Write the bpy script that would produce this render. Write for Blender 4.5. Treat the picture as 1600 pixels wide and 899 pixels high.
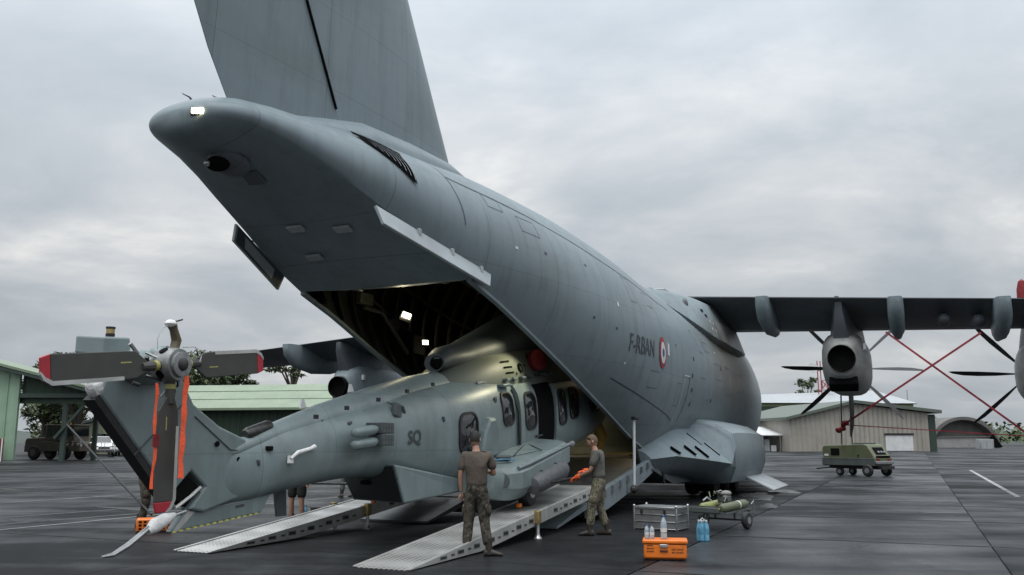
import bpy, bmesh, math, random
from mathutils import Vector, Matrix, Euler
random.seed(7)
for _o in list(bpy.data.objects): bpy.data.objects.remove(_o)
S = bpy.context.scene
COL = S.collection
rad = math.radians
# ------------------------------------------------------------------ camera
cam_d = bpy.data.cameras.new('camera'); cam = bpy.data.objects.new('camera', cam_d); COL.objects.link(cam)
PITCH = math.atan(240.5/1400.0)
cam.location = (0, 0, 1.65); cam.rotation_euler = (math.pi/2+PITCH, 0, 0)
cam_d.sensor_width = 36; cam_d.lens = 36*1400/1600.0; cam_d.clip_start = 0.1; cam_d.clip_end = 6000
S.camera = cam
# ------------------------------------------------------------------ sky
SUN_EL, SUN_AZ = rad(68), rad(205)      # azimuth measured clockwise from +Y
W = bpy.data.worlds.new('World'); S.world = W; W.use_nodes = True
nt = W.node_tree; nt.nodes.clear()
def N(t, typ, **kw):
    n = t.nodes.new(typ)
    for k, v in kw.items(): setattr(n, k, v)
    return n
def L(t, a, b): t.links.new(a, b)
out = N(nt, 'ShaderNodeOutputWorld'); bg = N(nt, 'ShaderNodeBackground'); bg.inputs['Strength'].default_value = 0.1
sky = N(nt, 'ShaderNodeTexSky', sky_type='NISHITA'); sky.sun_disc = False; sky.sun_elevation = SUN_EL; sky.sun_rotation = SUN_AZ
sky.dust_density = 3.0; sky.air_density = 1.2
tc = N(nt, 'ShaderNodeTexCoord'); sep = N(nt, 'ShaderNodeSeparateXYZ'); L(nt, tc.outputs['Generated'], sep.inputs[0])
mx = N(nt, 'ShaderNodeMath', operation='MAXIMUM'); mx.inputs[1].default_value = 0.0; L(nt, sep.outputs['Z'], mx.inputs[0])
ad = N(nt, 'ShaderNodeMath', operation='ADD'); ad.inputs[1].default_value = 0.22; L(nt, mx.outputs[0], ad.inputs[0])
dx = N(nt, 'ShaderNodeMath', operation='DIVIDE'); L(nt, sep.outputs['X'], dx.inputs[0]); L(nt, ad.outputs[0], dx.inputs[1])
dy = N(nt, 'ShaderNodeMath', operation='DIVIDE'); L(nt, sep.outputs['Y'], dy.inputs[0]); L(nt, ad.outputs[0], dy.inputs[1])
cmb = N(nt, 'ShaderNodeCombineXYZ'); L(nt, dx.outputs[0], cmb.inputs[0]); L(nt, dy.outputs[0], cmb.inputs[1])
mp = N(nt, 'ShaderNodeMapping'); mp.inputs['Scale'].default_value = (0.85, 0.95, 1); mp.inputs['Rotation'].default_value = (0, 0, rad(-22)); mp.inputs['Location'].default_value = (3.3, 1.7, 0)
L(nt, cmb.outputs[0], mp.inputs['Vector'])
n1 = N(nt, 'ShaderNodeTexNoise'); n1.inputs['Scale'].default_value = 1.45; n1.inputs['Detail'].default_value = 9; n1.inputs['Roughness'].default_value = 0.56; n1.inputs['Distortion'].default_value = 0.35
L(nt, mp.outputs[0], n1.inputs['Vector'])
rp = N(nt, 'ShaderNodeValToRGB'); e = rp.color_ramp.elements
e[0].position = 0.32; e[0].color = (4.7, 5.2, 5.7, 1); e[1].position = 0.70; e[1].color = (9.6, 9.5, 9.3, 1)
x = rp.color_ramp.elements.new(0.46); x.color = (5.6, 6.05, 6.5, 1)
x = rp.color_ramp.elements.new(0.58); x.color = (6.9, 7.2, 7.45, 1)
L(nt, n1.outputs['Fac'], rp.inputs[0])
mixs = N(nt, 'ShaderNodeMixRGB'); mixs.inputs[0].default_value = 0.93
L(nt, sky.outputs[0], mixs.inputs[1]); L(nt, rp.outputs[0], mixs.inputs[2]); 
zf = N(nt, 'ShaderNodeMapRange'); zf.inputs['From Min'].default_value = 0.0; zf.inputs['From Max'].default_value = 1.0; zf.inputs['To Min'].default_value = 0.72; zf.inputs['To Max'].default_value = 3.6   # overcast sky: brighter towards the zenith
pw = N(nt, 'ShaderNodeMath', operation='POWER'); pw.inputs[1].default_value = 2.2; L(nt, mx.outputs[0], pw.inputs[0]); L(nt, pw.outputs[0], zf.inputs['Value'])
mz = N(nt, 'ShaderNodeMixRGB', blend_type='MULTIPLY'); mz.inputs[0].default_value = 1.0; L(nt, mixs.outputs[0], mz.inputs[1]); L(nt, zf.outputs[0], mz.inputs[2])
L(nt, mz.outputs[0], bg.inputs['Color']); L(nt, bg.outputs[0], out.inputs[0])
# ------------------------------------------------------------------ veiled sun
sd = bpy.data.lights.new('sun', 'SUN'); sun = bpy.data.objects.new('sun', sd); COL.objects.link(sun)
sd.energy = 1.5; sd.angle = rad(35); sd.color = (1, 0.97, 0.93)
sdir = Vector((math.sin(SUN_AZ)*math.cos(SUN_EL), math.cos(SUN_AZ)*math.cos(SUN_EL), math.sin(SUN_EL)))
sun.rotation_euler = (-sdir).to_track_quat('-Z', 'Y').to_euler(); sun.location = (0, 0, 40)
S.view_settings.view_transform = 'Standard'; S.view_settings.look = 'None'; S.view_settings.exposure = 0.22; S.view_settings.gamma = 1.0
S.view_settings.use_curve_mapping = False

# ------------------------------------------------------------------ materials
MATS = {}
def mat(name, col, rough=0.5, metal=0.0, var=0.12, scale=3.0, bump=0.0, bscale=40.0, spec=0.5, dirt=None, dirt_amt=0.0, dirt_scale=0.8, stretch=(1,1,1),
        emit=None, estr=0.0, alpha=None, trans=0.0, lines=None, rvar=0.15, rand=0.0, world=False, coat=0.0):
    if name in MATS: return MATS[name]
    m = bpy.data.materials.new(name); m.use_nodes = True; t = m.node_tree
    b = t.nodes['Principled BSDF']
    b.inputs['Roughness'].default_value = rough; b.inputs['Metallic'].default_value = metal
    b.inputs['Specular IOR Level'].default_value = spec; b.inputs['Coat Weight'].default_value = coat
    if world: co = N(t, 'ShaderNodeNewGeometry').outputs['Position']
    else: co = N(t, 'ShaderNodeTexCoord').outputs['Object']
    mpn = N(t, 'ShaderNodeMapping'); mpn.inputs['Scale'].default_value = stretch; L(t, co, mpn.inputs['Vector'])
    nz = N(t, 'ShaderNodeTexNoise'); nz.inputs['Scale'].default_value = scale; nz.inputs['Detail'].default_value = 6; nz.inputs['Roughness'].default_value = 0.6
    L(t, mpn.outputs[0], nz.inputs['Vector'])
    cr = N(t, 'ShaderNodeValToRGB'); c = cr.color_ramp
    lo = tuple(max(0, k*(1-var)) for k in col[:3]); hi = tuple(min(1, k*(1+var)) for k in col[:3])
    c.elements[0].position = 0.3; c.elements[0].color = (*lo, 1); c.elements[1].position = 0.7; c.elements[1].color = (*hi, 1)
    L(t, nz.outputs['Fac'], cr.inputs[0]); colout = cr.outputs[0]
    if dirt:
        nd = N(t, 'ShaderNodeTexNoise'); nd.inputs['Scale'].default_value = dirt_scale; nd.inputs['Detail'].default_value = 9; nd.inputs['Roughness'].default_value = 0.68
        L(t, mpn.outputs[0], nd.inputs['Vector'])
        r2 = N(t, 'ShaderNodeValToRGB'); r2.color_ramp.elements[0].position = 0.45; r2.color_ramp.elements[1].position = 0.72
        r2.color_ramp.elements[1].color = (dirt_amt,)*3+(1,)
        L(t, nd.outputs['Fac'], r2.inputs[0])
        mxx = N(t, 'ShaderNodeMixRGB'); mxx.inputs[2].default_value = (*dirt, 1); L(t, r2.outputs[0], mxx.inputs[0]); L(t, colout, mxx.inputs[1]); colout = mxx.outputs[0]
    if lines:      # faint skin seams: list of (axis, spacing, offset, width)
        sx = N(t, 'ShaderNodeSeparateXYZ'); L(t, co, sx.inputs[0]); acc = None
        for ax, sp_, of, wd in lines:
            a = N(t, 'ShaderNodeMath', operation='ADD'); a.inputs[1].default_value = of; L(t, sx.outputs[ax], a.inputs[0])
            p = N(t, 'ShaderNodeMath', operation='PINGPONG'); p.inputs[1].default_value = sp_/2; L(t, a.outputs[0], p.inputs[0])
            q = N(t, 'ShaderNodeMath', operation='LESS_THAN'); q.inputs[1].default_value = wd; L(t, p.outputs[0], q.inputs[0])
            if acc is None: acc = q.outputs[0]
            else:
                w_ = N(t, 'ShaderNodeMath', operation='MAXIMUM'); L(t, acc, w_.inputs[0]); L(t, q.outputs[0], w_.inputs[1]); acc = w_.outputs[0]
        f = N(t, 'ShaderNodeMath', operation='MULTIPLY'); f.inputs[1].default_value = 0.35; L(t, acc, f.inputs[0])
        mxl = N(t, 'ShaderNodeMixRGB'); mxl.inputs[2].default_value = (0.02, 0.022, 0.024, 1); L(t, f.outputs[0], mxl.inputs[0]); L(t, colout, mxl.inputs[1]); colout = mxl.outputs[0]
    if rand > 0:
        oi = N(t, 'ShaderNodeObjectInfo'); mr = N(t, 'ShaderNodeMapRange'); mr.inputs['To Min'].default_value = 1-rand; mr.inputs['To Max'].default_value = 1+rand
        L(t, oi.outputs['Random'], mr.inputs['Value']); mm = N(t, 'ShaderNodeMixRGB', blend_type='MULTIPLY'); mm.inputs[0].default_value = 1
        L(t, colout, mm.inputs[1]); L(t, mr.outputs[0], mm.inputs[2]); colout = mm.outputs[0]
    L(t, colout, b.inputs['Base Color'])
    if rvar > 0:
        rr = N(t, 'ShaderNodeMapRange'); rr.inputs['To Min'].default_value = max(0.03, rough-rvar); rr.inputs['To Max'].default_value = min(1, rough+rvar)
        n3 = N(t, 'ShaderNodeTexNoise'); n3.inputs['Scale'].default_value = scale*0.7; n3.inputs['Detail'].default_value = 5; L(t, mpn.outputs[0], n3.inputs['Vector'])
        L(t, n3.outputs['Fac'], rr.inputs['Value']); L(t, rr.outputs[0], b.inputs['Roughness'])
    if bump > 0:
        bn = N(t, 'ShaderNodeTexNoise'); bn.inputs['Scale'].default_value = bscale; bn.inputs['Detail'].default_value = 4; L(t, co, bn.inputs['Vector'])
        bp = N(t, 'ShaderNodeBump'); bp.inputs['Strength'].default_value = bump; bp.inputs['Distance'].default_value = 0.02
        L(t, bn.outputs['Fac'], bp.inputs['Height']); L(t, bp.outputs[0], b.inputs['Normal'])
    if emit:
        b.inputs['Emission Color'].default_value = (*emit, 1); b.inputs['Emission Strength'].default_value = estr
    if trans: b.inputs['Transmission Weight'].default_value = trans
    MATS[name] = m; return m
def panel_tone(m, sy, oy, sz, oz, lo, hi, ax=(1, 2), drip=0.0):
    t = m.node_tree; b = t.nodes['Principled BSDF']; src = b.inputs['Base Color'].links[0].from_socket
    co = N(t, 'ShaderNodeTexCoord').outputs['Object']; sx = N(t, 'ShaderNodeSeparateXYZ'); L(t, co, sx.inputs[0]); cb_ = N(t, 'ShaderNodeCombineXYZ')
    for i, (a_, sp_, of) in enumerate(((ax[0], sy, oy), (ax[1], sz, oz))):
        q = N(t, 'ShaderNodeMath', operation='ADD'); q.inputs[1].default_value = of; L(t, sx.outputs[a_], q.inputs[0]); d = N(t, 'ShaderNodeMath', operation='DIVIDE'); d.inputs[1].default_value = sp_; L(t, q.outputs[0], d.inputs[0]); f = N(t, 'ShaderNodeMath', operation='FLOOR'); L(t, d.outputs[0], f.inputs[0]); L(t, f.outputs[0], cb_.inputs[i])
    wn = N(t, 'ShaderNodeTexWhiteNoise', noise_dimensions='3D'); L(t, cb_.outputs[0], wn.inputs['Vector']); mr = N(t, 'ShaderNodeMapRange'); mr.inputs['To Min'].default_value = lo; mr.inputs['To Max'].default_value = hi; L(t, wn.outputs['Value'], mr.inputs['Value']); val = mr.outputs[0]
    if drip:
        mp_ = N(t, 'ShaderNodeMapping'); mp_.inputs['Scale'].default_value = (2.2, 2.2, .22); L(t, co, mp_.inputs['Vector']); nz = N(t, 'ShaderNodeTexNoise'); nz.inputs['Scale'].default_value = 1.6; nz.inputs['Detail'].default_value = 8; nz.inputs['Roughness'].default_value = .7; L(t, mp_.outputs[0], nz.inputs['Vector'])
        m2 = N(t, 'ShaderNodeMapRange'); m2.inputs['From Min'].default_value = .48; m2.inputs['From Max'].default_value = .72; m2.inputs['To Min'].default_value = 1; m2.inputs['To Max'].default_value = 1-drip; L(t, nz.outputs['Fac'], m2.inputs['Value'])
        mu = N(t, 'ShaderNodeMath', operation='MULTIPLY'); L(t, val, mu.inputs[0]); L(t, m2.outputs[0], mu.inputs[1]); val = mu.outputs[0]
    mm = N(t, 'ShaderNodeMixRGB', blend_type='MULTIPLY'); mm.inputs[0].default_value = 1; L(t, src, mm.inputs[1]); L(t, val, mm.inputs[2]); L(t, mm.outputs[0], b.inputs['Base Color'])
def ribbed(name, col, axis, period, rough=0.5, depth=0.5, metal=0.0, dirt=None, dirt_amt=0.4):
    m = mat(name, col, rough, metal, 0.08, 0.6, dirt=dirt, dirt_amt=dirt_amt, dirt_scale=0.35)
    t = m.node_tree; b = t.nodes['Principled BSDF']
    co = N(t, 'ShaderNodeTexCoord').outputs['Object']; sx = N(t, 'ShaderNodeSeparateXYZ'); L(t, co, sx.inputs[0])
    p = N(t, 'ShaderNodeMath', operation='PINGPONG'); p.inputs[1].default_value = period/2; L(t, sx.outputs[axis], p.inputs[0])
    bp = N(t, 'ShaderNodeBump'); bp.inputs['Strength'].default_value = depth; bp.inputs['Distance'].default_value = period*0.5
    L(t, p.outputs[0], bp.inputs['Height']); L(t, bp.outputs[0], b.inputs['Normal']); return m
def camo(name, cols, scale=9.0, rough=0.85):
    m = bpy.data.materials.new(name); m.use_nodes = True; t = m.node_tree; b = t.nodes['Principled BSDF']; b.inputs['Roughness'].default_value = rough
    co = N(t, 'ShaderNodeTexCoord').outputs['Object']
    nz = N(t, 'ShaderNodeTexNoise'); nz.inputs['Scale'].default_value = scale; nz.inputs['Detail'].default_value = 2; nz.inputs['Distortion'].default_value = 1.2; L(t, co, nz.inputs['Vector'])
    cr = N(t, 'ShaderNodeValToRGB'); cr.color_ramp.interpolation = 'CONSTANT'; els = cr.color_ramp.elements
    pos = [0.0, 0.43, 0.51, 0.58, 0.64]
    els[0].color = (*cols[0], 1); els[1].position = pos[1]; els[1].color = (*cols[1], 1)
    for i in range(2, len(cols)): q = els.new(pos[i]); q.color = (*cols[i], 1)
    L(t, nz.outputs['Fac'], cr.inputs[0]); L(t, cr.outputs[0], b.inputs['Base Color'])
    bn = N(t, 'ShaderNodeTexNoise'); bn.inputs['Scale'].default_value = 14; L(t, co, bn.inputs['Vector'])
    bp = N(t, 'ShaderNodeBump'); bp.inputs['Strength'].default_value = 0.7; bp.inputs['Distance'].default_value = 0.03; L(t, bn.outputs['Fac'], bp.inputs['Height']); L(t, bp.outputs[0], b.inputs['Normal'])
    MATS[name] = m; return m

SKIN_A = mat('aircraft_grey_paint', (0.215, 0.262, 0.282), 0.42, 0, 0.10, 0.9, dirt=(0.115, 0.13, 0.132), dirt_amt=0.7, dirt_scale=0.45, stretch=(1, 0.35, 1.0), rvar=0.12, spec=0.12,
             lines=[(1, 2.35, 0.4, 0.008), (2, 1.31, 0.55, 0.004)], coat=0.0, bump=0.04, bscale=1.3)
# brownish exhaust staining over the flank behind the engines
def stain(m, centre, radius, col, amt):
    t = m.node_tree; b = t.nodes['Principled BSDF']; src = b.inputs['Base Color'].links[0].from_socket
    co = N(t, 'ShaderNodeTexCoord').outputs['Object']; mp_ = N(t, 'ShaderNodeMapping'); mp_.inputs['Location'].default_value = tuple(-c/r for c, r in zip(centre, radius)); mp_.inputs['Scale'].default_value = tuple(1/r for r in radius); L(t, co, mp_.inputs['Vector'])
    ln = N(t, 'ShaderNodeVectorMath', operation='LENGTH'); L(t, mp_.outputs[0], ln.inputs[0])
    nz = N(t, 'ShaderNodeTexNoise'); nz.inputs['Scale'].default_value = 1.1; nz.inputs['Detail'].default_value = 8; nz.inputs['Roughness'].default_value = .65; L(t, co, nz.inputs['Vector'])
    ad_ = N(t, 'ShaderNodeMath', operation='SUBTRACT'); L(t, ln.outputs['Value'], ad_.inputs[0]); L(t, nz.outputs['Fac'], ad_.inputs[1])
    mr = N(t, 'ShaderNodeMapRange'); mr.inputs['From Min'].default_value = -.2; mr.inputs['From Max'].default_value = .55; mr.inputs['To Min'].default_value = amt; mr.inputs['To Max'].default_value = 0; L(t, ad_.outputs[0], mr.inputs['Value'])
    mm = N(t, 'ShaderNodeMixRGB'); mm.inputs[2].default_value = (*col, 1); L(t, mr.outputs[0], mm.inputs[0]); L(t, src, mm.inputs[1]); L(t, mm.outputs[0], b.inputs['Base Color'])
panel_tone(SKIN_A, 2.35, .4, 1.31, .55, .95, 1.04, drip=.2)
stain(SKIN_A, (2.7, 9.0, 4.4), (1.8, 5.2, 1.9), (.125, .11, .088), 1.0)
SKIN_A2 = mat('aircraft_pale_paint', (0.36, 0.40, 0.42), 0.45, 0, 0.08, 1.2, dirt=(0.16, 0.165, 0.165), dirt_amt=0.5)
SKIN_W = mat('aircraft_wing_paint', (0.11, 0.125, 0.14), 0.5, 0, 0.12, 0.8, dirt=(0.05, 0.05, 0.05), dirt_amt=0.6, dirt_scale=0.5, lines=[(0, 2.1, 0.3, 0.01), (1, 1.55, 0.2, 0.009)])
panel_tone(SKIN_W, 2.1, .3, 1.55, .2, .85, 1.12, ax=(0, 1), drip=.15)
SOOT = mat('stained_nacelle_paint', (0.30, 0.305, 0.295), 0.5, 0, 0.15, 2.0, dirt=(0.07, 0.065, 0.055), dirt_amt=0.85, dirt_scale=1.1, stretch=(1, 0.3, 1))
SOOTW = mat('exhaust_stained_skin', (0.235, 0.24, 0.23), 0.5, 0, 0.15, 1.4, dirt=(0.07, 0.063, 0.05), dirt_amt=0.85, dirt_scale=0.8, stretch=(1, 0.3, 1.6), lines=[(1, 1.2, 0.1, 0.01)])
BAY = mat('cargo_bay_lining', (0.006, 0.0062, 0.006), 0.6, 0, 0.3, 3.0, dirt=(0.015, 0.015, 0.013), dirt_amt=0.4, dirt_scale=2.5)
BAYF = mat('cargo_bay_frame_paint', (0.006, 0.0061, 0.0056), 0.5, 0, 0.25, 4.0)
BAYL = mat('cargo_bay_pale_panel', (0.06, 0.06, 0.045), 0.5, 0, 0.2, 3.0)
FLOOR_M = mat('scuffed_metal_floor', (0.32, 0.27, 0.17), 0.3, 0.6, 0.2, 3.0, stretch=(0.4, 4, 1))
DECK = mat('ramp_deck_nonslip', (0.055, 0.058, 0.058), 0.42, 0, 0.35, 3.0, dirt=(0.17, 0.17, 0.15), dirt_amt=0.5, dirt_scale=1.6, bump=0.3, bscale=60)
HELI = mat('helicopter_grey_green_paint', (0.185, 0.235, 0.24), 0.42, 0, 0.12, 1.3, dirt=(0.12, 0.14, 0.138), dirt_amt=0.65, dirt_scale=0.9, rvar=0.12, coat=0.0, bump=0.05, bscale=3.0,
           lines=[(1, 1.37, 0.12, 0.006), (2, .9, .3, .004)])
panel_tone(HELI, 1.37, .12, .9, .3, .92, 1.06, drip=.2)
HELI_D = mat('helicopter_dark_grey_paint', (0.065, 0.078, 0.084), 0.55, 0, 0.12, 1.8, dirt=(0.045, 0.05, 0.05), dirt_amt=0.5)
HELI_C = mat('helicopter_cowling_paint', (0.13, 0.145, 0.12), 0.58, 0, 0.12, 1.6, dirt=(0.07, 0.075, 0.06), dirt_amt=0.5)
BLADE = mat('rotor_blade_olive_black', (0.05, 0.048, 0.043), 0.55, 0, 0.15, 4.0)
PROP = mat('propeller_black', (0.014, 0.015, 0.016), 0.6, 0, 0.2, 2.0)
STEEL = mat('bare_metal', (0.42, 0.43, 0.43), 0.35, 0.85, 0.2, 8.0)
ALU = mat('ramp_aluminium', (0.52, 0.52, 0.50), 0.45, 0.55, 0.18, 2.2, dirt=(0.2, 0.2, 0.19), dirt_amt=0.5, dirt_scale=1.5)
BOXALU = mat('case_aluminium', (0.26, 0.265, 0.27), 0.42, 0.6, 0.15, 6.0)
DARK = mat('black_rubber', (0.013, 0.013, 0.014), 0.6, 0, 0.3, 8.0)
HOLE = mat('black_cavity', (0.004, 0.004, 0.004), 0.9, 0, 0.2, 4.0, spec=0.1)
DKMET = mat('dark_oily_metal', (0.06, 0.06, 0.058), 0.4, 0.7, 0.3, 15.0)
GLASS = mat('dark_window_glass', (0.012, 0.014, 0.016), 0.06, 0, 0.1, 2.0, spec=0.8, rvar=0.02)
RED = mat('red_cover_fabric', (0.17, 0.008, 0.010), 0.75, 0, 0.25, 9.0, bump=0.4, bscale=25)
REDTIP = mat('red_blade_tip', (0.36, 0.018, 0.03), 0.5, 0, 0.12, 6.0)
ORIB = mat('orange_streamer', (0.95, 0.11, 0.035), 0.6, 0, 0.15, 12.0, bump=0.3, bscale=30)
ORANGE = mat('orange_plastic', (0.72, 0.17, 0.012), 0.42, 0, 0.1, 5.0, dirt=(0.35, 0.09, 0.02), dirt_amt=0.5, dirt_scale=3)
ORD = mat('orange_print_brown', (0.09, 0.025, 0.008), 0.6, 0, 0.2, 10)
YEL = mat('yellow_lifting_gear', (0.5, 0.3, 0.06), 0.6, 0, 0.25, 6.0)
BRASS = mat('gold_bracket_metal', (0.36, 0.27, 0.12), 0.42, 0.7, 0.25, 10.0)
WHITE = mat('white_paint', (0.62, 0.63, 0.63), 0.45, 0, 0.08, 2.0, dirt=(0.38, 0.38, 0.36), dirt_amt=0.4)
WRAP = mat('white_wrapped_cloth', (0.66, 0.66, 0.65), 0.75, 0, 0.12, 10.0, bump=0.9, bscale=18)
PRINT = mat('dark_stencil_paint', (0.05, 0.057, 0.064), 0.6, 0, 0.15, 6.0)
PRINTG = mat('yellow_stencil_paint', (0.32, 0.30, 0.10), 0.6, 0, 0.2, 20.0)
YSTRIPE = mat('hazard_yellow', (0.55, 0.52, 0.10), 0.6, 0, 0.2, 9.0)
OLIVE = mat('olive_drab_paint', (0.10, 0.115, 0.062), 0.45, 0, 0.15, 2.5, dirt=(0.06, 0.06, 0.045), dirt_amt=0.5)
OLIVE2 = mat('grey_green_paint', (0.075, 0.088, 0.085), 0.45, 0, 0.15, 2.5)
KHAKI = mat('tractor_brown_paint', (0.115, 0.095, 0.07), 0.5, 0, 0.15, 2.0, dirt=(0.06, 0.05, 0.04), dirt_amt=0.5)

# ------------------------------------------------------------------ mesh helpers
class MB:
    def __init__(s): s.v = []; s.f = []
    def add(s, vs, fs):
        o = len(s.v); s.v += [tuple(p) for p in vs]; s.f += [tuple(i+o for i in f) for f in fs]; return s
    def box(s, c, size, rot=None, M=None):
        hx, hy, hz = size[0]/2, size[1]/2, size[2]/2
        vs = [Vector((x, y, z)) for x in (-hx, hx) for y in (-hy, hy) for z in (-hz, hz)]
        if rot is not None: R = Euler(rot).to_matrix(); vs = [R @ p for p in vs]
        if M is not None: vs = [M @ p for p in vs]
        c = Vector(c); vs = [p+c for p in vs]
        return s.add(vs, [(0,1,3,2),(4,6,7,5),(0,4,5,1),(2,3,7,6),(0,2,6,4),(1,5,7,3)])
    def beam(s, a, b, w, h=None, up=(0,0,1)):
        a, b = Vector(a), Vector(b); d = b-a; ln = d.length; d.normalize(); h = h or w
        r = d.cross(Vector(up)); 
        if r.length < 1e-4: r = d.cross(Vector((1,0,0)))
        r.normalize(); u_ = r.cross(d)
        vs = [p+r*(sx*w/2)+u_*(sy*h/2) for p in (a, b) for sx in (-1,1) for sy in (-1,1)]
        return s.add(vs, [(0,1,3,2),(4,6,7,5),(0,4,5,1),(2,3,7,6),(0,2,6,4),(1,5,7,3)])
    def prism(s, poly, axis, lo, hi):      # poly in the two other axes (in xyz order)
        def P(p, t):
            if axis == 0: return (t, p[0], p[1])
            if axis == 1: return (p[0], t, p[1])
            return (p[0], p[1], t)
        n = len(poly); vs = [P(p, lo) for p in poly]+[P(p, hi) for p in poly]
        fs = [tuple(range(n-1, -1, -1)), tuple(range(n, 2*n))]+[(i, (i+1) % n, n+(i+1) % n, n+i) for i in range(n)]
        return s.add(vs, fs)
    def loft(s, secs, closed=True, cap0=True, cap1=True):
        n = len(secs[0]); vs = [p for sec in secs for p in sec]; fs = []
        m = n if closed else n-1
        for k in range(len(secs)-1):
            for i in range(m): fs.append((k*n+i, k*n+(i+1) % n, (k+1)*n+(i+1) % n, (k+1)*n+i))
        if closed and cap0: fs.append(tuple(range(n-1, -1, -1)))
        if closed and cap1: fs.append(tuple((len(secs)-1)*n+i for i in range(n)))
        return s.add(vs, fs)
    def tube(s, pts, r, n=8, cap=True):
        pts = [Vector(p) for p in pts]; secs = []; ref = None
        for i, p in enumerate(pts):
            d = (pts[min(i+1, len(pts)-1)]-pts[max(i-1, 0)]).normalized()
            if ref is None:
                ref = d.orthogonal().normalized()
            ref = (ref-d*ref.dot(d)); ref.normalize(); b_ = d.cross(ref)
            rr = r[i] if isinstance(r, (list, tuple)) else r
            secs.append([p+ref*(rr*math.cos(2*math.pi*k/n))+b_*(rr*math.sin(2*math.pi*k/n)) for k in range(n)])
        return s.loft(secs, True, cap, cap)
    def lathe(s, prof, c, axis=(0,0,1), n=20):   # prof = [(r, h)...] along axis
        ax = Vector(axis).normalized(); a = ax.orthogonal().normalized(); b_ = ax.cross(a); c = Vector(c)
        secs = [[c+ax*h+a*(r*math.cos(2*math.pi*k/n))+b_*(r*math.sin(2*math.pi*k/n)) for k in range(n)] for r, h in prof]
        return s.loft(secs)
    def ball(s, c, r, nu=12, nv=8, M=None):
        rx, ry, rz = r if isinstance(r, (tuple, list)) else (r, r, r); c = Vector(c); secs = []
        for j in range(nv+1):
            t = math.pi*j/nv; t = min(max(t, 0.02), math.pi-0.02)
            ring = [Vector((rx*math.sin(t)*math.cos(2*math.pi*k/nu), ry*math.sin(t)*math.sin(2*math.pi*k/nu), -rz*math.cos(t))) for k in range(nu)]
            secs.append([c+(M @ p if M else p) for p in ring])
        return s.loft(secs)
    def build(s, name, m, parent=None, smooth=35, bevel=0, seg=2, merge=False, sub=0):
        me = bpy.data.meshes.new(name); me.from_pydata(s.v, [], s.f); me.validate()
        bm = bmesh.new(); bm.from_mesh(me)
        if merge: bmesh.ops.remove_doubles(bm, verts=bm.verts, dist=0.0005)
        bmesh.ops.recalc_face_normals(bm, faces=bm.faces); bm.to_mesh(me); bm.free()
        o = bpy.data.objects.new(name, me); COL.objects.link(o)
        me.materials.append(m)
        if smooth:
            me.polygons.foreach_set('use_smooth', [True]*len(me.polygons)); me.set_sharp_from_angle(angle=rad(smooth))
        if bevel:
            b = o.modifiers.new('bevel', 'BEVEL'); b.width = bevel; b.segments = seg; b.limit_method = 'ANGLE'; b.angle_limit = rad(40)
        if sub: b = o.modifiers.new('sub', 'SUBSURF'); b.levels = sub; b.render_levels = sub
        if parent: o.parent = parent
        return o
def tag(o, label, cat, group=None):
    o['label'] = label; o['category'] = cat
    if group: o['group'] = group
    return o
def thing(name, label, cat, loc=(0,0,0), rz=0.0, group=None):
    o = bpy.data.objects.new(name, None); o.empty_display_size = 0.3; COL.objects.link(o); o.location = loc; o.rotation_euler = (0, 0, rz); tag(o, label, cat, group); return o
def struct(o): o['kind'] = 'structure'; return o
def dup(o, parent=None):
    c = o.copy(); COL.objects.link(c); c.parent = parent
    for ch in list(o.children): dup(ch, c)
    return c
def text_mesh(txt, size, bold=0.0):
    cu = bpy.data.curves.new('t', 'FONT'); cu.body = txt; cu.size = size; cu.align_x = 'CENTER'; cu.align_y = 'CENTER'; cu.offset = bold; cu.resolution_u = 3
    o = bpy.data.objects.new('t', cu); COL.objects.link(o); dg = bpy.context.evaluated_depsgraph_get(); dg.update()
    me = bpy.data.meshes.new_from_object(o.evaluated_get(dg)); vs = [v.co.copy() for v in me.vertices]; fs = [tuple(p.vertices) for p in me.polygons]
    bpy.data.objects.remove(o); bpy.data.curves.remove(cu); bpy.data.meshes.remove(me); return vs, fs
def text(name, txt, size, f, m, parent, sx=1.0, bold=0.0, slices=0):
    vs, fs = text_mesh(txt, size, bold); mb = MB(); mb.add([f(p.x*sx, p.y) for p in vs], fs); return mb.build(name, m, parent, smooth=0)
TH = rad(24); HX, HY = 1.75, 24.9
UX, UY = math.sin(TH), math.cos(TH); VX, VY = math.cos(TH), -math.sin(TH)
def A(v, s, z=0.0): return Vector((HX+VX*v+UX*s, HY+VY*v+UY*s, z))
def lerp(a, b, t): return a+(b-a)*t
def table(T, s):      # Catmull-Rom through rows sorted by first column (descending or ascending)
    if (T[0][0]-T[-1][0]) > 0: T = T[::-1]
    if s <= T[0][0]: return T[0][1:]
    if s >= T[-1][0]: return T[-1][1:]
    for i in range(len(T)-1):
        if T[i][0] <= s <= T[i+1][0]: break
    p1, p2 = T[i], T[i+1]; p0 = T[i-1] if i > 0 else p1; p3 = T[i+2] if i+2 < len(T) else p2
    h = p2[0]-p1[0]; t = (s-p1[0])/h; r = []
    for k in range(1, len(p1)):
        m1 = (p2[k]-p0[k])/(p2[0]-p0[0]) if p2[0] != p0[0] else 0
        m2 = (p3[k]-p1[k])/(p3[0]-p1[0]) if p3[0] != p1[0] else 0
        dlt = (p2[k]-p1[k])/h
        if dlt == 0: m1 = m2 = 0
        else:
            m1 = max(-3*abs(dlt), min(3*abs(dlt), m1)); m2 = max(-3*abs(dlt), min(3*abs(dlt), m2))
        t2, t3 = t*t, t*t*t
        r.append((2*t3-3*t2+1)*p1[k]+(t3-2*t2+t)*h*m1+(-2*t3+3*t2)*p2[k]+(t3-t2)*h*m2)
    return tuple(r)
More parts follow.
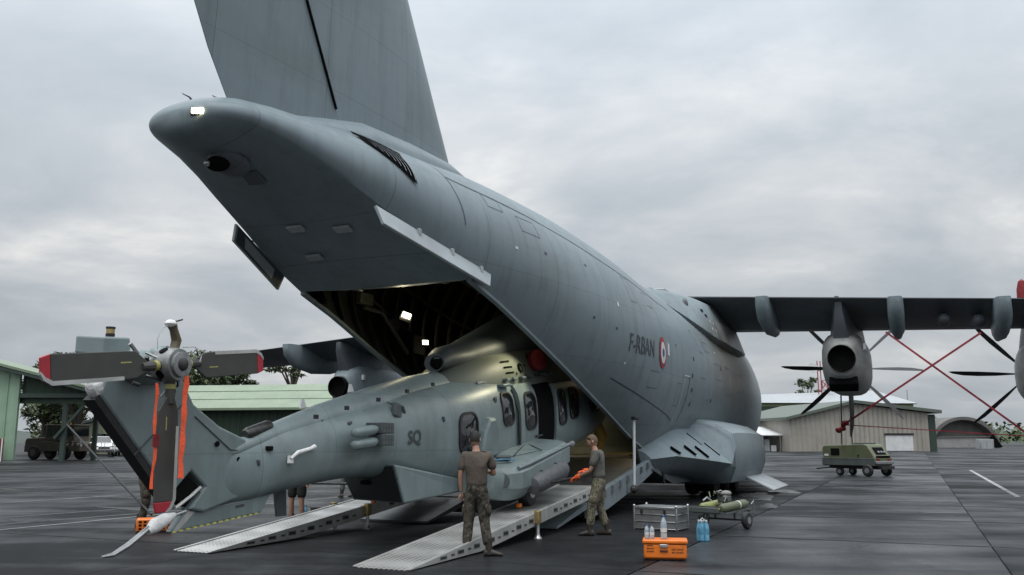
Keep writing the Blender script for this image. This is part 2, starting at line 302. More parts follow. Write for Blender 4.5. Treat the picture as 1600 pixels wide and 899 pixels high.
# ================================================================== the apron
def ground_mat(name, col, seed, wet=0.5):
    m = bpy.data.materials.new(name); m.use_nodes = True; t = m.node_tree; b = t.nodes['Principled BSDF']; MATS[name] = m
    pos = N(t, 'ShaderNodeNewGeometry').outputs['Position']
    def noise(scale, sc, det=6, rough=.6, loc=(0, 0, 0)):
        mp_ = N(t, 'ShaderNodeMapping'); mp_.inputs['Rotation'].default_value = (0, 0, TH); mp_.inputs['Scale'].default_value = sc; mp_.inputs['Location'].default_value = (seed+loc[0], seed*1.7, 0); L(t, pos, mp_.inputs['Vector'])
        n_ = N(t, 'ShaderNodeTexNoise'); n_.inputs['Scale'].default_value = scale; n_.inputs['Detail'].default_value = det; n_.inputs['Roughness'].default_value = rough; L(t, mp_.outputs[0], n_.inputs['Vector']); return n_.outputs['Fac']
    def rng(v, a, b_, lo, hi):
        r = N(t, 'ShaderNodeMapRange'); r.inputs['From Min'].default_value = a; r.inputs['From Max'].default_value = b_; r.inputs['To Min'].default_value = lo; r.inputs['To Max'].default_value = hi; L(t, v, r.inputs['Value']); return r.outputs[0]
    def mth(op, a, b_):
        q = N(t, 'ShaderNodeMath', operation=op)
        for i, k in enumerate((a, b_)):
            if isinstance(k, (int, float)): q.inputs[i].default_value = k
            else: L(t, k, q.inputs[i])
        return q.outputs[0]
    streak = noise(.7, (.16, 1.0, 1), 7, .6); patch = noise(.16, (1, .6, 1), 7, .62); grit = noise(38, (1, 1, 1), 3, .7); mott = noise(1.6, (1, 1, 1), 8, .7)
    wetm = mth('ADD', mth('MULTIPLY', streak, .4), mth('MULTIPLY', patch, .6))
    rough = rng(wetm, .44, .66, .52, .52-.44*wet); rough = mth('ADD', rough, rng(grit, .3, .7, -.05, .07)); L(t, rough, b.inputs['Roughness'])
    L(t, rng(wetm, .46, .66, .03, .03+.28*wet), b.inputs['Specular IOR Level'])
    val = mth('MULTIPLY', rng(mott, .25, .75, .62, 1.45), mth('MULTIPLY', rng(patch, .35, .65, .7, 1.35), rng(grit, .3, .7, .7, 1.35)))
    vc = N(t, 'ShaderNodeTexVoronoi', feature='DISTANCE_TO_EDGE'); vc.inputs['Scale'].default_value = .33
    vm = N(t, 'ShaderNodeVectorMath', operation='ADD'); vn = N(t, 'ShaderNodeTexNoise'); vn.inputs['Scale'].default_value = .9; vn.inputs['Detail'].default_value = 6; L(t, pos, vn.inputs['Vector']); L(t, pos, vm.inputs[0]); L(t, vn.outputs['Color'], vm.inputs[1]); L(t, vm.outputs[0], vc.inputs['Vector'])
    crack = mth('MAXIMUM', rng(vc.outputs['Distance'], 0, .006, .35, 1.0), rng(patch, .42, .52, 1.0, 0.0)); val = mth('MULTIPLY', val, crack)
    oil = noise(.45, (1, 1, 1), 4, .5, (40, 0, 0)); val = mth('MULTIPLY', val, rng(oil, .60, .70, 1.0, .45))
    oi = N(t, 'ShaderNodeObjectInfo').outputs['Random']; val = mth('MULTIPLY', val, rng(oi, 0, 1, .92, 1.08))
    mm = N(t, 'ShaderNodeMixRGB', blend_type='MULTIPLY'); mm.inputs[0].default_value = 1; mm.inputs[1].default_value = (*col, 1); L(t, val, mm.inputs[2]); L(t, mm.outputs[0], b.inputs['Base Color'])
    bp = N(t, 'ShaderNodeBump'); bp.inputs['Strength'].default_value = .25; bp.inputs['Distance'].default_value = .01; L(t, grit, bp.inputs['Height']); L(t, bp.outputs[0], b.inputs['Normal'])
    return m
G_ASPH = ground_mat('wet_asphalt', (.016, .017, .0185), 3.0, .75)
G_CONC = ground_mat('damp_concrete', (.027, .029, .0315), 9.0, .85)
G_BASE = mat('dark_joint_ground', (0.022, 0.023, 0.024), 0.45, 0, 0.25, 0.05, world=True, dirt=(0.05, 0.05, 0.05), dirt_amt=0.6, dirt_scale=0.03, rvar=0.15, spec=.08)
PAINTL = mat('worn_white_marking', (0.30, 0.30, 0.29), 0.5, 0, 0.4, 1.2, world=True, dirt=(0.09, 0.09, 0.09), dirt_amt=0.9, dirt_scale=0.9)
PALEJ = mat('pale_joint_line', (0.20, 0.20, 0.195), 0.5, 0, 0.4, 0.6, world=True, dirt=(0.06, 0.06, 0.06), dirt_amt=0.9, dirt_scale=0.5)  # pale lines laid along some of the lane joints
ground = struct(MB().add([(-3000,-300,-.02),(3000,-300,-.02),(3000,5000,-.02),(-3000,5000,-.02)], [(0,1,2,3)]).build('ground', G_BASE, smooth=0))
apron = struct(MB().box((0, 0, -.5), (.1, .1, .1)).build('apron', G_BASE, smooth=0)); apron.location = (HX, HY, 0); apron.rotation_euler = (0, 0, -TH)
edges = [-90, -76, -62, -48.5, -41.5, -34.7, -27.9, -21, -14.2, -7.4, -1.2, 5.1, 9.5, 16.3, 23.1, 30, 44]
joints = [-26, -21.4, -16.6, -11.8, -6.9, -2.0, 2.9, 7.8, 12.7, 17.6, 24, 31.2, 38.4, 46, 60, 80, 110, 150]
for i in range(len(edges)-1):
    for k in range(len(joints)-1):
        w, h = edges[i+1]-edges[i]-.03, joints[k+1]-joints[k]-.025
        mb = MB().box((0, 0, -.02), (w, h, .04))
        m = G_CONC if edges[i] in (5.1,) or (edges[i] == -34.7) else G_ASPH
        o = mb.build('slab', m, apron, smooth=0); o.location = ((edges[i]+edges[i+1])/2, (joints[k]+joints[k+1])/2, random.uniform(-.003, .001))
def strip(name, pts, w, m, z=.006):
    mb = MB()
    for a, b in zip(pts[:-1], pts[1:]):
        a, b = Vector(a), Vector(b); d = (b-a).normalized(); r = Vector((d.y, -d.x))*w/2
        mb.add([(*(a-r), z), (*(a+r), z), (*(b+r), z), (*(b-r), z)], [(0,1,2,3)])
    return struct(mb.build(name, m, smooth=0))
def Axy(v, s): p = A(v, s); return (p.x, p.y)
TAR = mat('tar_seam', (.012, .012, .012), .45, 0, .3, 4, world=True)
for jn in joints[1:10]:
    for v0_, v1_ in ((5.1, 9.5), (9.5, 16.3)):
        R_ = random.Random(int(jn*10+v0_*7)); n_ = 10; secs = []
        for i in range(n_+1):
            w_ = .012+.035*R_.random(); c_ = jn+R_.uniform(-.025, .025); secs.append([Vector((lerp(v0_, v1_, i/n_), c_-w_, .005)), Vector((lerp(v0_, v1_, i/n_), c_+w_, .005))])
        MB().loft(secs, closed=False).build('tar_seam', TAR, apron, smooth=0)
PUD = mat('standing_water', (.012, .013, .014), .2, 0, .2, 2, world=True, spec=.12, rvar=.1); WETF = mat('damp_patch', (.014, .015, .016), .28, 0, .3, 3, world=True, spec=.1, rvar=.12)
def blob(v, s, rv, rs, seed, m, name):
    R_ = random.Random(seed); n_ = 26; ph = [R_.uniform(0, 6.28) for _ in range(5)]; P = []
    for i in range(n_):
        a = 2*math.pi*i/n_; k = 1+.28*math.sin(2*a+ph[0])+.2*math.sin(3*a+ph[1])+.14*math.sin(5*a+ph[2])+.08*math.sin(9*a+ph[3]); P.append(Vector((v+rv*k*math.cos(a), s+rs*k*math.sin(a), .003+.0001*(seed % 9))))
    MB().add(P, [tuple(range(n_))]).build(name, m, apron, smooth=0)
for i, (v_, s_, rv, rs) in enumerate(((3.9, 5.6, .5, 1.4), (4.4, 8.3, .45, 1.0), (4.3, 3.6, .3, .5), (8.6, 4.6, .6, .25), (8.9, .4, .5, .16), (7.4, 12.5, .9, .3), (-9.2, -6.4, 1.2, .35), (-12.6, -3.0, 1.6, .4), (-8.8, -9.8, .7, .2), (-16.5, 4.0, 2.0, .6), (-6.3, -13.2, .5, .22), (-7.1, -14.9, .8, .15), (-4.6, -15.8, .6, .12), (-19, -1.5, 2.2, .4), (-24, 8, 2.5, .6), (.6, -14.9, .4, .14), (6.5, 18.6, 1.2, .3), (-2.6, .6, .8, .5), (4.9, 1.0, .25, .7))): blob(v_, s_, rv, rs, 11+i, PUD if i % 3 else WETF, 'puddle')
TYRE = mat("tyre_mark", (.013, .0135, .0145), .4, 0, .5, 3, world=True)
for v0_, v1_, s0_, s1_, bend in ((-10.5, -8.0, -24, 30, 2.0), (-12.1, -9.6, -24, 30, 2.0), (-17, -15.5, -20, 30, -1)):
    secs = [[Vector((lerp(v0_, v1_, t/24)+bend*math.sin(math.pi*t/24)+o_, lerp(s0_, s1_, t/24), .0022)) for o_ in (-.09, .09)] for t in range(25)]; MB().loft(secs, closed=False).build('tyre_mark', TYRE, apron, smooth=0)
strip('painted_marking', [Axy(11.2, 8), Axy(11.25, 36), Axy(20, 38)], .16, PAINTL)
strip('painted_marking', [Axy(14.5, 60), Axy(60, 96)], .3, PAINTL)
strip('joint_line', [Axy(-14.2, -26), Axy(-14.2, 46)], .11, PALEJ)
strip('joint_line', [Axy(-7.4, -22), Axy(-7.4, 10)], .09, PALEJ)
strip('joint_line', [Axy(-21, -26), Axy(-21, 46)], .1, PALEJ)
strip('painted_marking', [Axy(-2.2, -9.4), Axy(-2.2, -9.0)], .1, PAINTL)

# ================================================================== transport aircraft
AC = thing('transport_aircraft', 'huge grey four-propeller military transport aircraft with its rear cargo ramp open', 'aircraft', (HX, HY, 0), -TH)
KEY = [(26,3.2,2.9,.3,2.6,.2),(25,4.0,3.0,.9,2.1,.6),(22.5,5.2,3.25,1.55,1.75,1.1),(19,5.9,3.5,2.15,1.7,1.5),(16,6.3,3.65,2.5,1.68,1.75),(14,6.5,3.72,2.7,1.7,1.9),(12,6.40,3.72,2.82,1.71,1.95),(4.5,6.40,3.72,2.82,1.71,1.95),(2,6.50,3.75,2.82,1.71,1.95),
(0,6.63,3.78,2.82,1.48,2.0),(-1.5,6.74,3.9,2.82,1.80,2.0),(-2.8,6.82,4.02,2.8,2.20,2.0),(-5.5,6.89,4.4,2.62,3.02,2.0),(-7,6.87,4.65,2.45,3.48,1.97),(-9,6.80,5.0,2.16,4.13,1.85),
(-10,6.7,5.15,2.0,4.4,1.78),(-11,6.63,5.32,1.82,4.73,1.64),(-12,6.55,5.52,1.6,5.08,1.42),(-13,6.45,5.66,1.32,5.41,1.2),(-13.8,6.37,5.81,1.08,5.66,1.01),(-14.4,6.28,5.87,.93,5.76,.87),(-14.75,6.18,5.88,.78,5.78,.72),(-14.95,6.07,5.88,.58,5.79,.52),(-15.05,5.97,5.88,.3,5.80,.26),(-15.085,5.91,5.87,.1,5.83,.08)]
def sec(s, off=0.0, n=44):
    zt, zm, w, zs, ws = table(KEY, s); w -= off; zt -= off; ws = min(ws, w*.985)
    if off: ws -= off*.6
    pe = math.acos(max(-1, min(1, ws/w))); b = (zm-zs)/max(math.sin(pe), .05)
    pts = []
    for i in range(n+1):
        a = -pe+(math.pi+2*pe)*i/n
        pts.append(Vector((w*math.cos(a), s, zm+((zt-zm) if math.sin(a) > 0 else b)*math.sin(a))))
    return pts
def bottom(s, drop, n=12):
    zt, zm, w, zs, ws = table(KEY, s)
    return [Vector((-ws+2*ws*i/n, s, zs-drop*(1-(2*i/n-1)**2))) for i in range(n+1)]
def side_v(s, z):
    zt, zm, w, zs, ws = table(KEY, s)
    if z >= zm: q = (z-zm)/(zt-zm)
    else:
        pe = math.acos(min(1, ws/w)); b = (zm-zs)/math.sin(pe); q = (zm-z)/b
    return w*math.sqrt(max(0, 1-q*q))
st = [26-k*.5 for k in range(15)]+[18-k for k in range(18)]+[-k*.5 for k in range(30)]+[-14.6,-14.7,-14.8,-14.87,-14.93,-14.98,-15.02,-15.05,-15.07,-15.085]
st = sorted(set(st), reverse=True)
mb = MB(); mb.loft([sec(s) for s in st], closed=False)
mb.loft([bottom(s, lerp(.42, .74, min(1, s/2))) for s in st if s >= 0], closed=False)
TD = [(-15.085, .04), (-15.05, .12), (-14.9, .2), (-14.4, .23), (-13.6, .18), (-12.4, .06), (-10, .03)]
mb.loft([bottom(s, table(TD, s)[0]) for s in st if s <= -10], closed=False)
mb.add(sec(-15.085)+bottom(-15.085, .04)[1:-1], [tuple(range(45+11))])
fus = mb.build('fuselage', SKIN_A, AC, smooth=38, merge=True)
# bay lining, frames, bulkhead, floor
sl = [s for s in st if -9.9 <= s <= 12]
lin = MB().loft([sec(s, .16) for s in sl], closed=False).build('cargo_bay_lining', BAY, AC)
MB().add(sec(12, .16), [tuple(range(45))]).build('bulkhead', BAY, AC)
for sgn in (1, -1):
    mb = MB(); secs = []
    for s in [x_ for x_ in st if -10 <= x_ <= .01]:
        p, q = sec(s)[0 if sgn > 0 else -1], sec(s, .16)[0 if sgn > 0 else -1]; secs.append([p, q, q-Vector((0, 0, .06)), p-Vector((0, 0, .06))])
    mb.loft(secs).build('door_sill', SKIN_A, AC)
k = -9.4
while k < 9:
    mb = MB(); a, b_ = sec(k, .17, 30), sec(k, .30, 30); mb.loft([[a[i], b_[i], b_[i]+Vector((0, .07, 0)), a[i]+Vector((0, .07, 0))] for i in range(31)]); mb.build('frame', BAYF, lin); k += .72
for aa in (6, 10, 34, 38):
    MB().tube([sec(s, .36)[aa] for s in sl], .035, 6).build('cable_conduit', BAYF, lin)
for aa in (14, 30):
    MB().tube([sec(s, .4)[aa] for s in sl], .055, 6).build('overhead_rail', BAYL, lin)
MB().box((0, 6, 1.22), (3.7, 12, .12)).build('cargo_floor', FLOOR_M, AC)
for s in (-8.8, -7.6, -6.2, -4.9, -3.3, -2.1, -.6, .9, 2.4):
    for sd_, idx in ((-1, 39), (1, 5)):
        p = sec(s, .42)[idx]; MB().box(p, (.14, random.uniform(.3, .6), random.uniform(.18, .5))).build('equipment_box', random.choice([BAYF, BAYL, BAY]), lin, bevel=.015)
MB().tube([sec(-7.6, .4)[40], sec(-6.9, .5)[39], sec(-5.6, .42)[41]], .05, 6).build('sling_strap', BAYL, lin)
# raised cargo door, curving up from the tail underside into the bay
mb = MB(); prof = [(-10.02, 4.42, 1.72), (-9.5, 4.49, 1.74), (-9.0, 4.60, 1.76), (-8.5, 4.80, 1.78), (-8.0, 5.08, 1.78), (-7.0, 5.52, 1.7), (-4.8, 6.0, 1.5)]
secs = []
for s, z, w in prof: secs.append([Vector((-w+2*w*i/12, s, z-.05*(1-(i/6-1)**2))) for i in range(13)])
mb.loft(secs, closed=False)
mb.loft([[p+Vector((0, .02, .12)) for p in q] for q in secs], closed=False); cdoor = mb.build('cargo_door', SKIN_A, AC)
for x_, s, z in ((-.55, -8.95, 4.70), (.6, -8.95, 4.70), (-.9, -9.5, 4.5), (1.0, -9.6, 4.5)):
    MB().box((x_, s, z), (.12, .34, .12)).build('door_latch', DKMET, cdoor, bevel=.02)
# rear underside fittings
def und(s): return table(KEY, s)[3]-table(TD, s)[0]
for x_, s in ((-.35, -12.05), (.45, -11.9), (-.6, -11.2)):
    MB().box((x_, s, und(s)-.03), (.30, .16, .05), rot=(-.33, 0, 0)).build('drain_fairing', SKIN_A2, AC, bevel=.015)
M_ = Euler((-.33, 0, 0)).to_matrix()
cam_h = MB().ball((.05, -14.1, und(-14.1)-.02), (.30, .30, .14), 20, 10, M_).build('sensor_fairing', SKIN_W, AC)
MB().ball((.01, -14.27, und(-14.27)-.10), (.19, .13, .10), 14, 8, M_).build('sensor_window', HOLE, cam_h)
MB().ball((-.07, -14.39, und(-14.39)-.13), .045, 10, 8).build('sensor_lens', STEEL, cam_h)
MB().box((.05, -13.6, und(-13.6)-.02), (.28, .34, .06), rot=(-.33, 0, .2)).build('access_hatch', SKIN_W, AC, bevel=.02)
# tail light
LIT = mat('lit_tail_lamp', (.9, .85, .7), .3, emit=(1, .86, .55), estr=18.0, var=0)
tl = MB().box((.34, -15.045, 5.86), (.15, .05, .075), rot=(.05, 0, .5)).build('tail_light', LIT, AC, bevel=.015)
MB().box((.33, -15.02, 5.86), (.21, .05, .11), rot=(.05, 0, .5)).build('light_bezel', SKIN_W, tl, bevel=.015)
for x_, s, z in ((-.05, -14.75, 6.16), (0.05, -14.3, 6.28)):
    MB().tube([(x_, s, z), (x_-.03, s-.03, z+.05), (x_-.12, s-.07, z+.10)], [.02, .012, .006], 6).build('static_wick', DARK, AC)
# fin and rudder
def finsec(z, n=10):
    le = -7.45-(z-7.0)*.632; hg = -11.83-(z-6.87)*.585; te = -14.25-(z-6.4)*.555; return le, hg, te
def foil(le, te, z, th, frac0, frac1, n=12):
    P = []; c = le-te
    xs = [frac0+(frac1-frac0)*(1-math.cos(math.pi*i/n))/2 for i in range(n+1)]
    def t_(x_): return th*5*(.2969*math.sqrt(x_)-.126*x_-.3516*x_*x_+.2843*x_**3-.1015*x_**4)*.5/0.5
    up = [Vector((t_(x_)*.5*2, le-x_*c, z)) for x_ in xs]; dn = [Vector((-t_(x_)*.5*2, le-x_*c, z)) for x_ in reversed(xs)]
    return up+dn
mb = MB(); zs_ = [6.25, 7, 8, 9.5, 11, 12.5, 14]
secs = []
for z in zs_:
    le, hg, te = finsec(z); secs.append(foil(le, te, z, .62, 0.0, (le-hg)/(le-te)))
fin = mb.loft(secs).build('fin', SKIN_A, AC, smooth=40)
secs = []
for z in zs_[:]:
    le, hg, te = finsec(z); f0 = (le-hg)/(le-te)+.002; secs.append(foil(le, te, max(z, 6.42 if z < 6.5 else z), .62, f0, 1.0))
MB().loft(secs).build('rudder', SKIN_A, AC, smooth=40)
secs = []
for z in zs_[1:]:
    le, hg, te = finsec(z); secs.append([Vector((x_, hg+y_, z)) for x_, y_ in ((-.26, .014), (.262, .014), (.262, -.014), (-.26, -.014))])
MB().loft(secs).build('rudder_gap_seal', HOLE, AC)
# fin root fillet
secs = []
for s, w, h in ((-6.6, .15, .02), (-7.6, .42, .22), (-8.6, .52, .34), (-10, .56, .40), (-11.3, .52, .40), (-12.2, .45, .24), (-13.2, .4, .05)):
    zt = table(KEY, s)[0]; secs.append([Vector((w*1.5*math.cos(t), s, zt-.12+(h+.12)*math.sin(t)**1.2 if math.sin(t) > 0 else zt-.2)) for t in [math.pi*i/14 for i in range(15)]])
MB().loft(secs).build('fin_root_fairing', SKIN_A, AC)
# cooling louvre on the tail flank
lou = MB(); 
a0, a1 = -12.5, -11.72
pts = []
n_l = 10
for i in range(n_l):
    t = i/(n_l-1); s = lerp(a0, a1, t); zt = lerp(6.28, 6.10, t); hgt = .16+.34*t
    lp = []
    for j in range(7):
        z = zt-hgt*j/6; ss = s+.05*math.sin(j/6*math.pi*.5)*1.6
        lp.append(Vector((side_v(ss, z)+.012, ss, z)))
    pts.append(lp)
base = MB().loft([[p+Vector((.004, -.07, .03 if j == 0 else 0)) for j, p in enumerate(q)] for q in pts], closed=False).build('cooling_louvre', HOLE, AC)
for q in pts[1:-1]:
    m2 = MB(); m2.loft([[p, p+Vector((.035, -.05, .0)), p+Vector((.035, -.035, .0)), p+Vector((0, .02, 0))] for p in q]); m2.build('louvre_vane', SKIN_A2, base)
# air deflector doors beside the cargo opening
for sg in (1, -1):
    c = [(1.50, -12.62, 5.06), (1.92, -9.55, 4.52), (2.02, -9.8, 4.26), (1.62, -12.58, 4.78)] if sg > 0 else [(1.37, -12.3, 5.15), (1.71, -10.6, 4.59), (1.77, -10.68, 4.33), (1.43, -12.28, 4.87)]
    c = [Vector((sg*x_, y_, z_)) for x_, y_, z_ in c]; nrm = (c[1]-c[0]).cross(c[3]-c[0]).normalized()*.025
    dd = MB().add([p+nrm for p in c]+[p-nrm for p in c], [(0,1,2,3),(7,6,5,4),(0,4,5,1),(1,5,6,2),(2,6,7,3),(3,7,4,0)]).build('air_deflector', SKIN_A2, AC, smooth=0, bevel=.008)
    if sg < 0: MB().add([p-nrm*1.12+(q_-p)*.03 for p, q_ in zip(c, c[2:]+c[:2])]+[p+nrm*1.12+(q_-p)*.03 for p, q_ in zip(c, c[2:]+c[:2])], [(0,1,2,3),(7,6,5,4)]).build('deflector_shade_sheet', HELI_D, dd, smooth=0)  # dark sheets on the port plate: shade of its inner side put into colour
    for t in (.33, .62, .9):
        p = c[0].lerp(c[1], t)*.82+c[3].lerp(c[2], t)*.18; MB().box(p+Vector((sg*.02, 0, .02)), (.05, .08, .13)).build('hinge_bracket', SKIN_A2, dd, bevel=.01)
# panel seam ridges, door outline on the starboard flank
def flank(pts, w, name, m, par=AC, lift=.006):
    P = []
    for i in range(len(pts)-1):
        (s0, z0), (s1, z1) = pts[i], pts[i+1]
        for k in range(10): P.append((lerp(s0, s1, k/10), lerp(z0, z1, k/10)))
    P.append(pts[-1]); secs = []
    for i, (s, z) in enumerate(P):
        a, b = P[max(0, i-1)], P[min(len(P)-1, i+1)]; d = Vector((b[0]-a[0], b[1]-a[1])).normalized(); nx, nz_ = -d.y*w/2, d.x*w/2
        secs.append([Vector((side_v(s+nx, z+nz_)+lift, s+nx, z+nz_)), Vector((side_v(s-nx, z-nz_)+lift, s-nx, z-nz_))])
    return MB().loft(secs, closed=False).build(name, m, par, smooth=60)
flank([(-10.6, 6.05), (-8, 5.95), (-4, 5.65), (-.4, 5.4), (1.2, 5.3)], .022, 'skin_seam', PRINT)
flank([(-10.6, 6.35), (-10.62, 5.8), (-10.5, 5.2)], .02, 'skin_seam', PRINT)
flank([(-4.2, 3.05), (-1.7, 2.62), (.6, 2.25), (.8, 2.2)], .02, 'skin_seam', PRINT)
dpo = [(1.15, 3.45), (1.05, 2.9), (1.0, 2.3), (1.05, 1.85)]
flank(dpo, .035, 'door_outline', WHITE); flank([(1.15, 3.45), (1.75, 3.45)], .035, 'door_outline', WHITE)
flank([(1.75, 3.45), (1.7, 2.9), (1.66, 2.3), (1.7, 1.85)], .05, 'door_outline', PRINT)
for s, z in ((2.0, 3.5), (2.12, 3.1), (2.3, 2.7), (4.9, 2.9), (6.2, 4.0), (7.2, 4.1), (2.2, 4.0)):
    flank([(s, z), (s+.14, z)], .12, 'vent_mark', PRINT)
flank([(-4.55, 4.66), (-4.45, 4.66)], .11, 'skin_placard', WHITE)
flank([(-.72, 4.02), (-.55, 3.98)], .34, 'skin_placard', WHITE)
for s0_, z0_, w_, h_ in ((-8.6, 5.5, .7, .3), (-3.4, 4.9, .45, .6), (-1.9, 5.0, .6, .35), (-2.2, 2.95, .8, .4), (3.2, 3.5, .6, .8), (5.2, 3.6, 1.2, .5), (4.2, 4.4, .7, .3), (7.4, 3.2, .8, .9), (-9.6, 5.75, .5, .25), (.4, 2.6, .4, .6), (9.2, 3.4, .9, .6)):
    for a_, b_ in (((0, 0), (w_, 0)), ((w_, 0), (w_, h_)), ((w_, h_), (0, h_)), ((0, h_), (0, 0))): flank([(s0_+a_[0], z0_+a_[1]), (s0_+b_[0], z0_+b_[1])], .011, 'hatch_outline', PRINT)
for s_, z_ in ((-7.9, 5.2), (-6.0, 5.3), (-4.7, 4.1), (-3.9, 3.4), (.2, 4.2), (2.9, 4.9), (4.4, 2.9), (5.8, 4.5), (-5.9, 4.2), (-9.0, 5.1)): flank([(s_, z_), (s_+.09, z_)], .05, 'skin_placard', PRINT if random.random() < .7 else WHITE)
# registration and roundel
def on_flank(s0, z0): return lambda x_, y_: Vector((side_v(s0+x_, z0+y_)+.013, s0+x_, z0+y_))
text('registration_lettering', 'F-RBAN', .60, on_flank(-2.95, 3.86), mat('faded_stencil_paint', (.06, .07, .078), .6), AC, sx=.90, bold=.002)
RB = mat('roundel_blue', (.05, .09, .2), .5); RW = mat('roundel_white', (.6, .6, .6), .5); RR = mat('roundel_red', (.3, .03, .045), .5)
for nm, r, m, lf in (('roundel_ring', .40, RR, .014), ('roundel_disc', .28, RW, .022), ('roundel_centre', .11, RB, .030)):
    secs = []
    for rr in (0.001, r*.5, r): secs.append([Vector((side_v(-1.28+rr*math.cos(t)*.82, 3.86+rr*math.sin(t))+lf, -1.28+rr*math.cos(t)*.82, 3.86+rr*math.sin(t))) for t in [2*math.pi*i/28 for i in range(28)]])
    MB().loft(secs, True, False, False).build(nm, m, AC)
# main gear sponson
def spon(s, xo, zt, zb, xi=1.6, zc=None):
    if zc is not None: prof = [(xi, zt), (lerp(xi, xo, .3), lerp(zt, zc, .3)+.05), (lerp(xi, xo, .6), lerp(zt, zc, .6)+.06), (lerp(xi, xo, .93), lerp(zt, zc, .93)+.02), (xo, zc), (xo-.06, zc-.05), (lerp(xi, xo, .75), lerp(zc, zb, .6)), (lerp(xi, xo, .5), zb), (xi, zb)]
    else: prof = [(xi, zt+.35), (xi+.55, zt+.22), (lerp(xi, xo, .72), zt+.0), (xo-.10, zt-.28), (xo, zt-.7), (xo-.02, lerp(zt, zb, .72)), (xo-.2, zb+.06), (lerp(xi, xo, .6), zb), (xi, zb)]
    return [Vector((a, s, b)) for a, b in prof]
for sg in (1, -1):
    rows = [(-.7, 2.3, 1.42, .95, 1.9, 1.20), (.2, 2.74, 1.82, .85, 1.85, 1.27), (1.3, 3.03, 2.16, .75, 1.8, 1.19), (2.5, 3.28, 2.38, .66, 1.7, 1.10), (3.8, 3.5, 2.5, .5, 1.6, 1.0), (4.15, 3.58, 2.16, .38), (4.6, 3.62, 2.19, .38), (7, 3.64, 2.2, .38), (9.6, 3.6, 2.16, .38), (11.4, 3.35, 1.95, .5), (12.8, 2.7, 1.4, .8)]
    secs = [[Vector((sg*p.x, p.y, p.z)) for p in spon(*r)] for r in rows]
    sp_o = MB().loft(secs).build('gear_sponson', SKIN_A, AC, smooth=32)
    if sg > 0:
        MB().loft([[p*1+Vector((.004, -.02 if j == 0 else .02, .004)) for p in spon(4.0, 3.57, 2.155, .40)[1:7]] for j in range(2)], closed=False).build('sponson_seam', HOLE, sp_o)
        for i, (s, f) in enumerate(((.45, .86), (1.35, .86), (2.15, .88), (2.85, .60), (3.4, .80))):
            for (sA, xoA, ztA, zbA, xiA, zcA), (sB, xoB, ztB, zbB, xiB, zcB) in zip(rows[:4], rows[1:5]):
                if sA <= s <= sB: break
            t = (s-sA)/(sB-sA); xo, zt, xi, zc = lerp(xoA, xoB, t), lerp(ztA, ztB, t), lerp(xiA, xiB, t), lerp(zcA, zcB, t)
            p0 = Vector((lerp(xi, xo, f-.16), s, lerp(zt, zc, f-.16)+.064)); p1 = Vector((lerp(xi, xo, f+.08), s+.1, lerp(zt, zc, f+.08)+.05)); MB().beam(p0, p1, .36 if i < 3 else .12, .03).build('vent_slot', HOLE, sp_o)
        gd = MB().add([Vector(p) for p in ((3.45, 6.4, .50), (3.45, 9.6, .50), (4.35, 9.4, .12), (4.3, 6.4, .10))]+[Vector(p)+Vector((.02, 0, .05)) for p in ((3.45, 6.4, .50), (3.45, 9.6, .50), (4.35, 9.4, .12), (4.3, 6.4, .10))], [(0,1,2,3),(7,6,5,4),(0,4,5,1),(1,5,6,2),(2,6,7,3),(3,7,4,0)]).build('gear_door', SKIN_A2, AC, smooth=0, bevel=.01)
        MB().box((4.05, 6.55, .25), (.2, .12, .02), rot=(0, .4, 0)).build('door_cutout', HOLE, gd)
    for s in (5.2, 6.9, 8.6):
        for x_ in (2.0, 2.6):
            MB().lathe([(.02, -.2), (.36, -.2), (.56, -.15), (.6, -.05), (.6, .05), (.56, .15), (.36, .2), (.02, .2)], (sg*x_, s, .6), (1, 0, 0), 18).build('main_wheel', DARK, AC)
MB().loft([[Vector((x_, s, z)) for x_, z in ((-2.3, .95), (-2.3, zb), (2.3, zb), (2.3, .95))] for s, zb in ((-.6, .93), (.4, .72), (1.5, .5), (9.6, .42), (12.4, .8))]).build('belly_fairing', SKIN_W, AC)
# wing centre fairing and wings
secs = []; WFR = []
for s, w, zt, ws, zl in ((1.6, .5, 6.36, .9, 6.2), (3.0, 1.25, 6.40, 1.9, 5.75), (4.6, 1.85, 6.44, 2.38, 5.35), (6.2, 2.10, 6.50, 2.64, 5.08), (8, 2.20, 6.57, 2.76, 4.95), (11, 2.25, 6.62, 2.76, 4.92), (13, 1.9, 6.66, 2.5, 5.05), (14.6, .8, 6.5, 1.6, 5.9)):
    h = [(0, zt), (w*.6, zt-.01), (w*.88, zt-.05), (w, zt-.20), (lerp(w, ws, .60), lerp(zt-.2, zl, .5)), (ws, zl), (ws-.4, zl-.35)]; WFR.append((s, h[3], h[4], h[5]))
    secs.append([Vector((x_, s, z)) for x_, z in h]+[Vector((-x_, s, z)) for x_, z in reversed(h[1:])])
wf = MB().loft(secs).build('wing_root_fairing', SKIN_A, AC, smooth=50)
def wfp(s, t):
    for A_, B_ in zip(WFR[:-1], WFR[1:]):
        if A_[0] <= s <= B_[0]: break
    k = (s-A_[0])/(B_[0]-A_[0]); P = [Vector((lerp(A_[i][0], B_[i][0], k), s, lerp(A_[i][1], B_[i][1], k))) for i in (1, 2, 3)]
    return P[0].lerp(P[1], t*2) if t < .5 else P[1].lerp(P[2], t*2-1)
def wf_panel(name, s0, s1, t0, t1, m, lift=.012):
    MB().loft([[wfp(lerp(s0, s1, i/4), lerp(t0, t1, j/4))+Vector((lift, 0, lift*.5)) for j in range(5)] for i in range(5)], closed=False).build(name, m, wf, smooth=60)
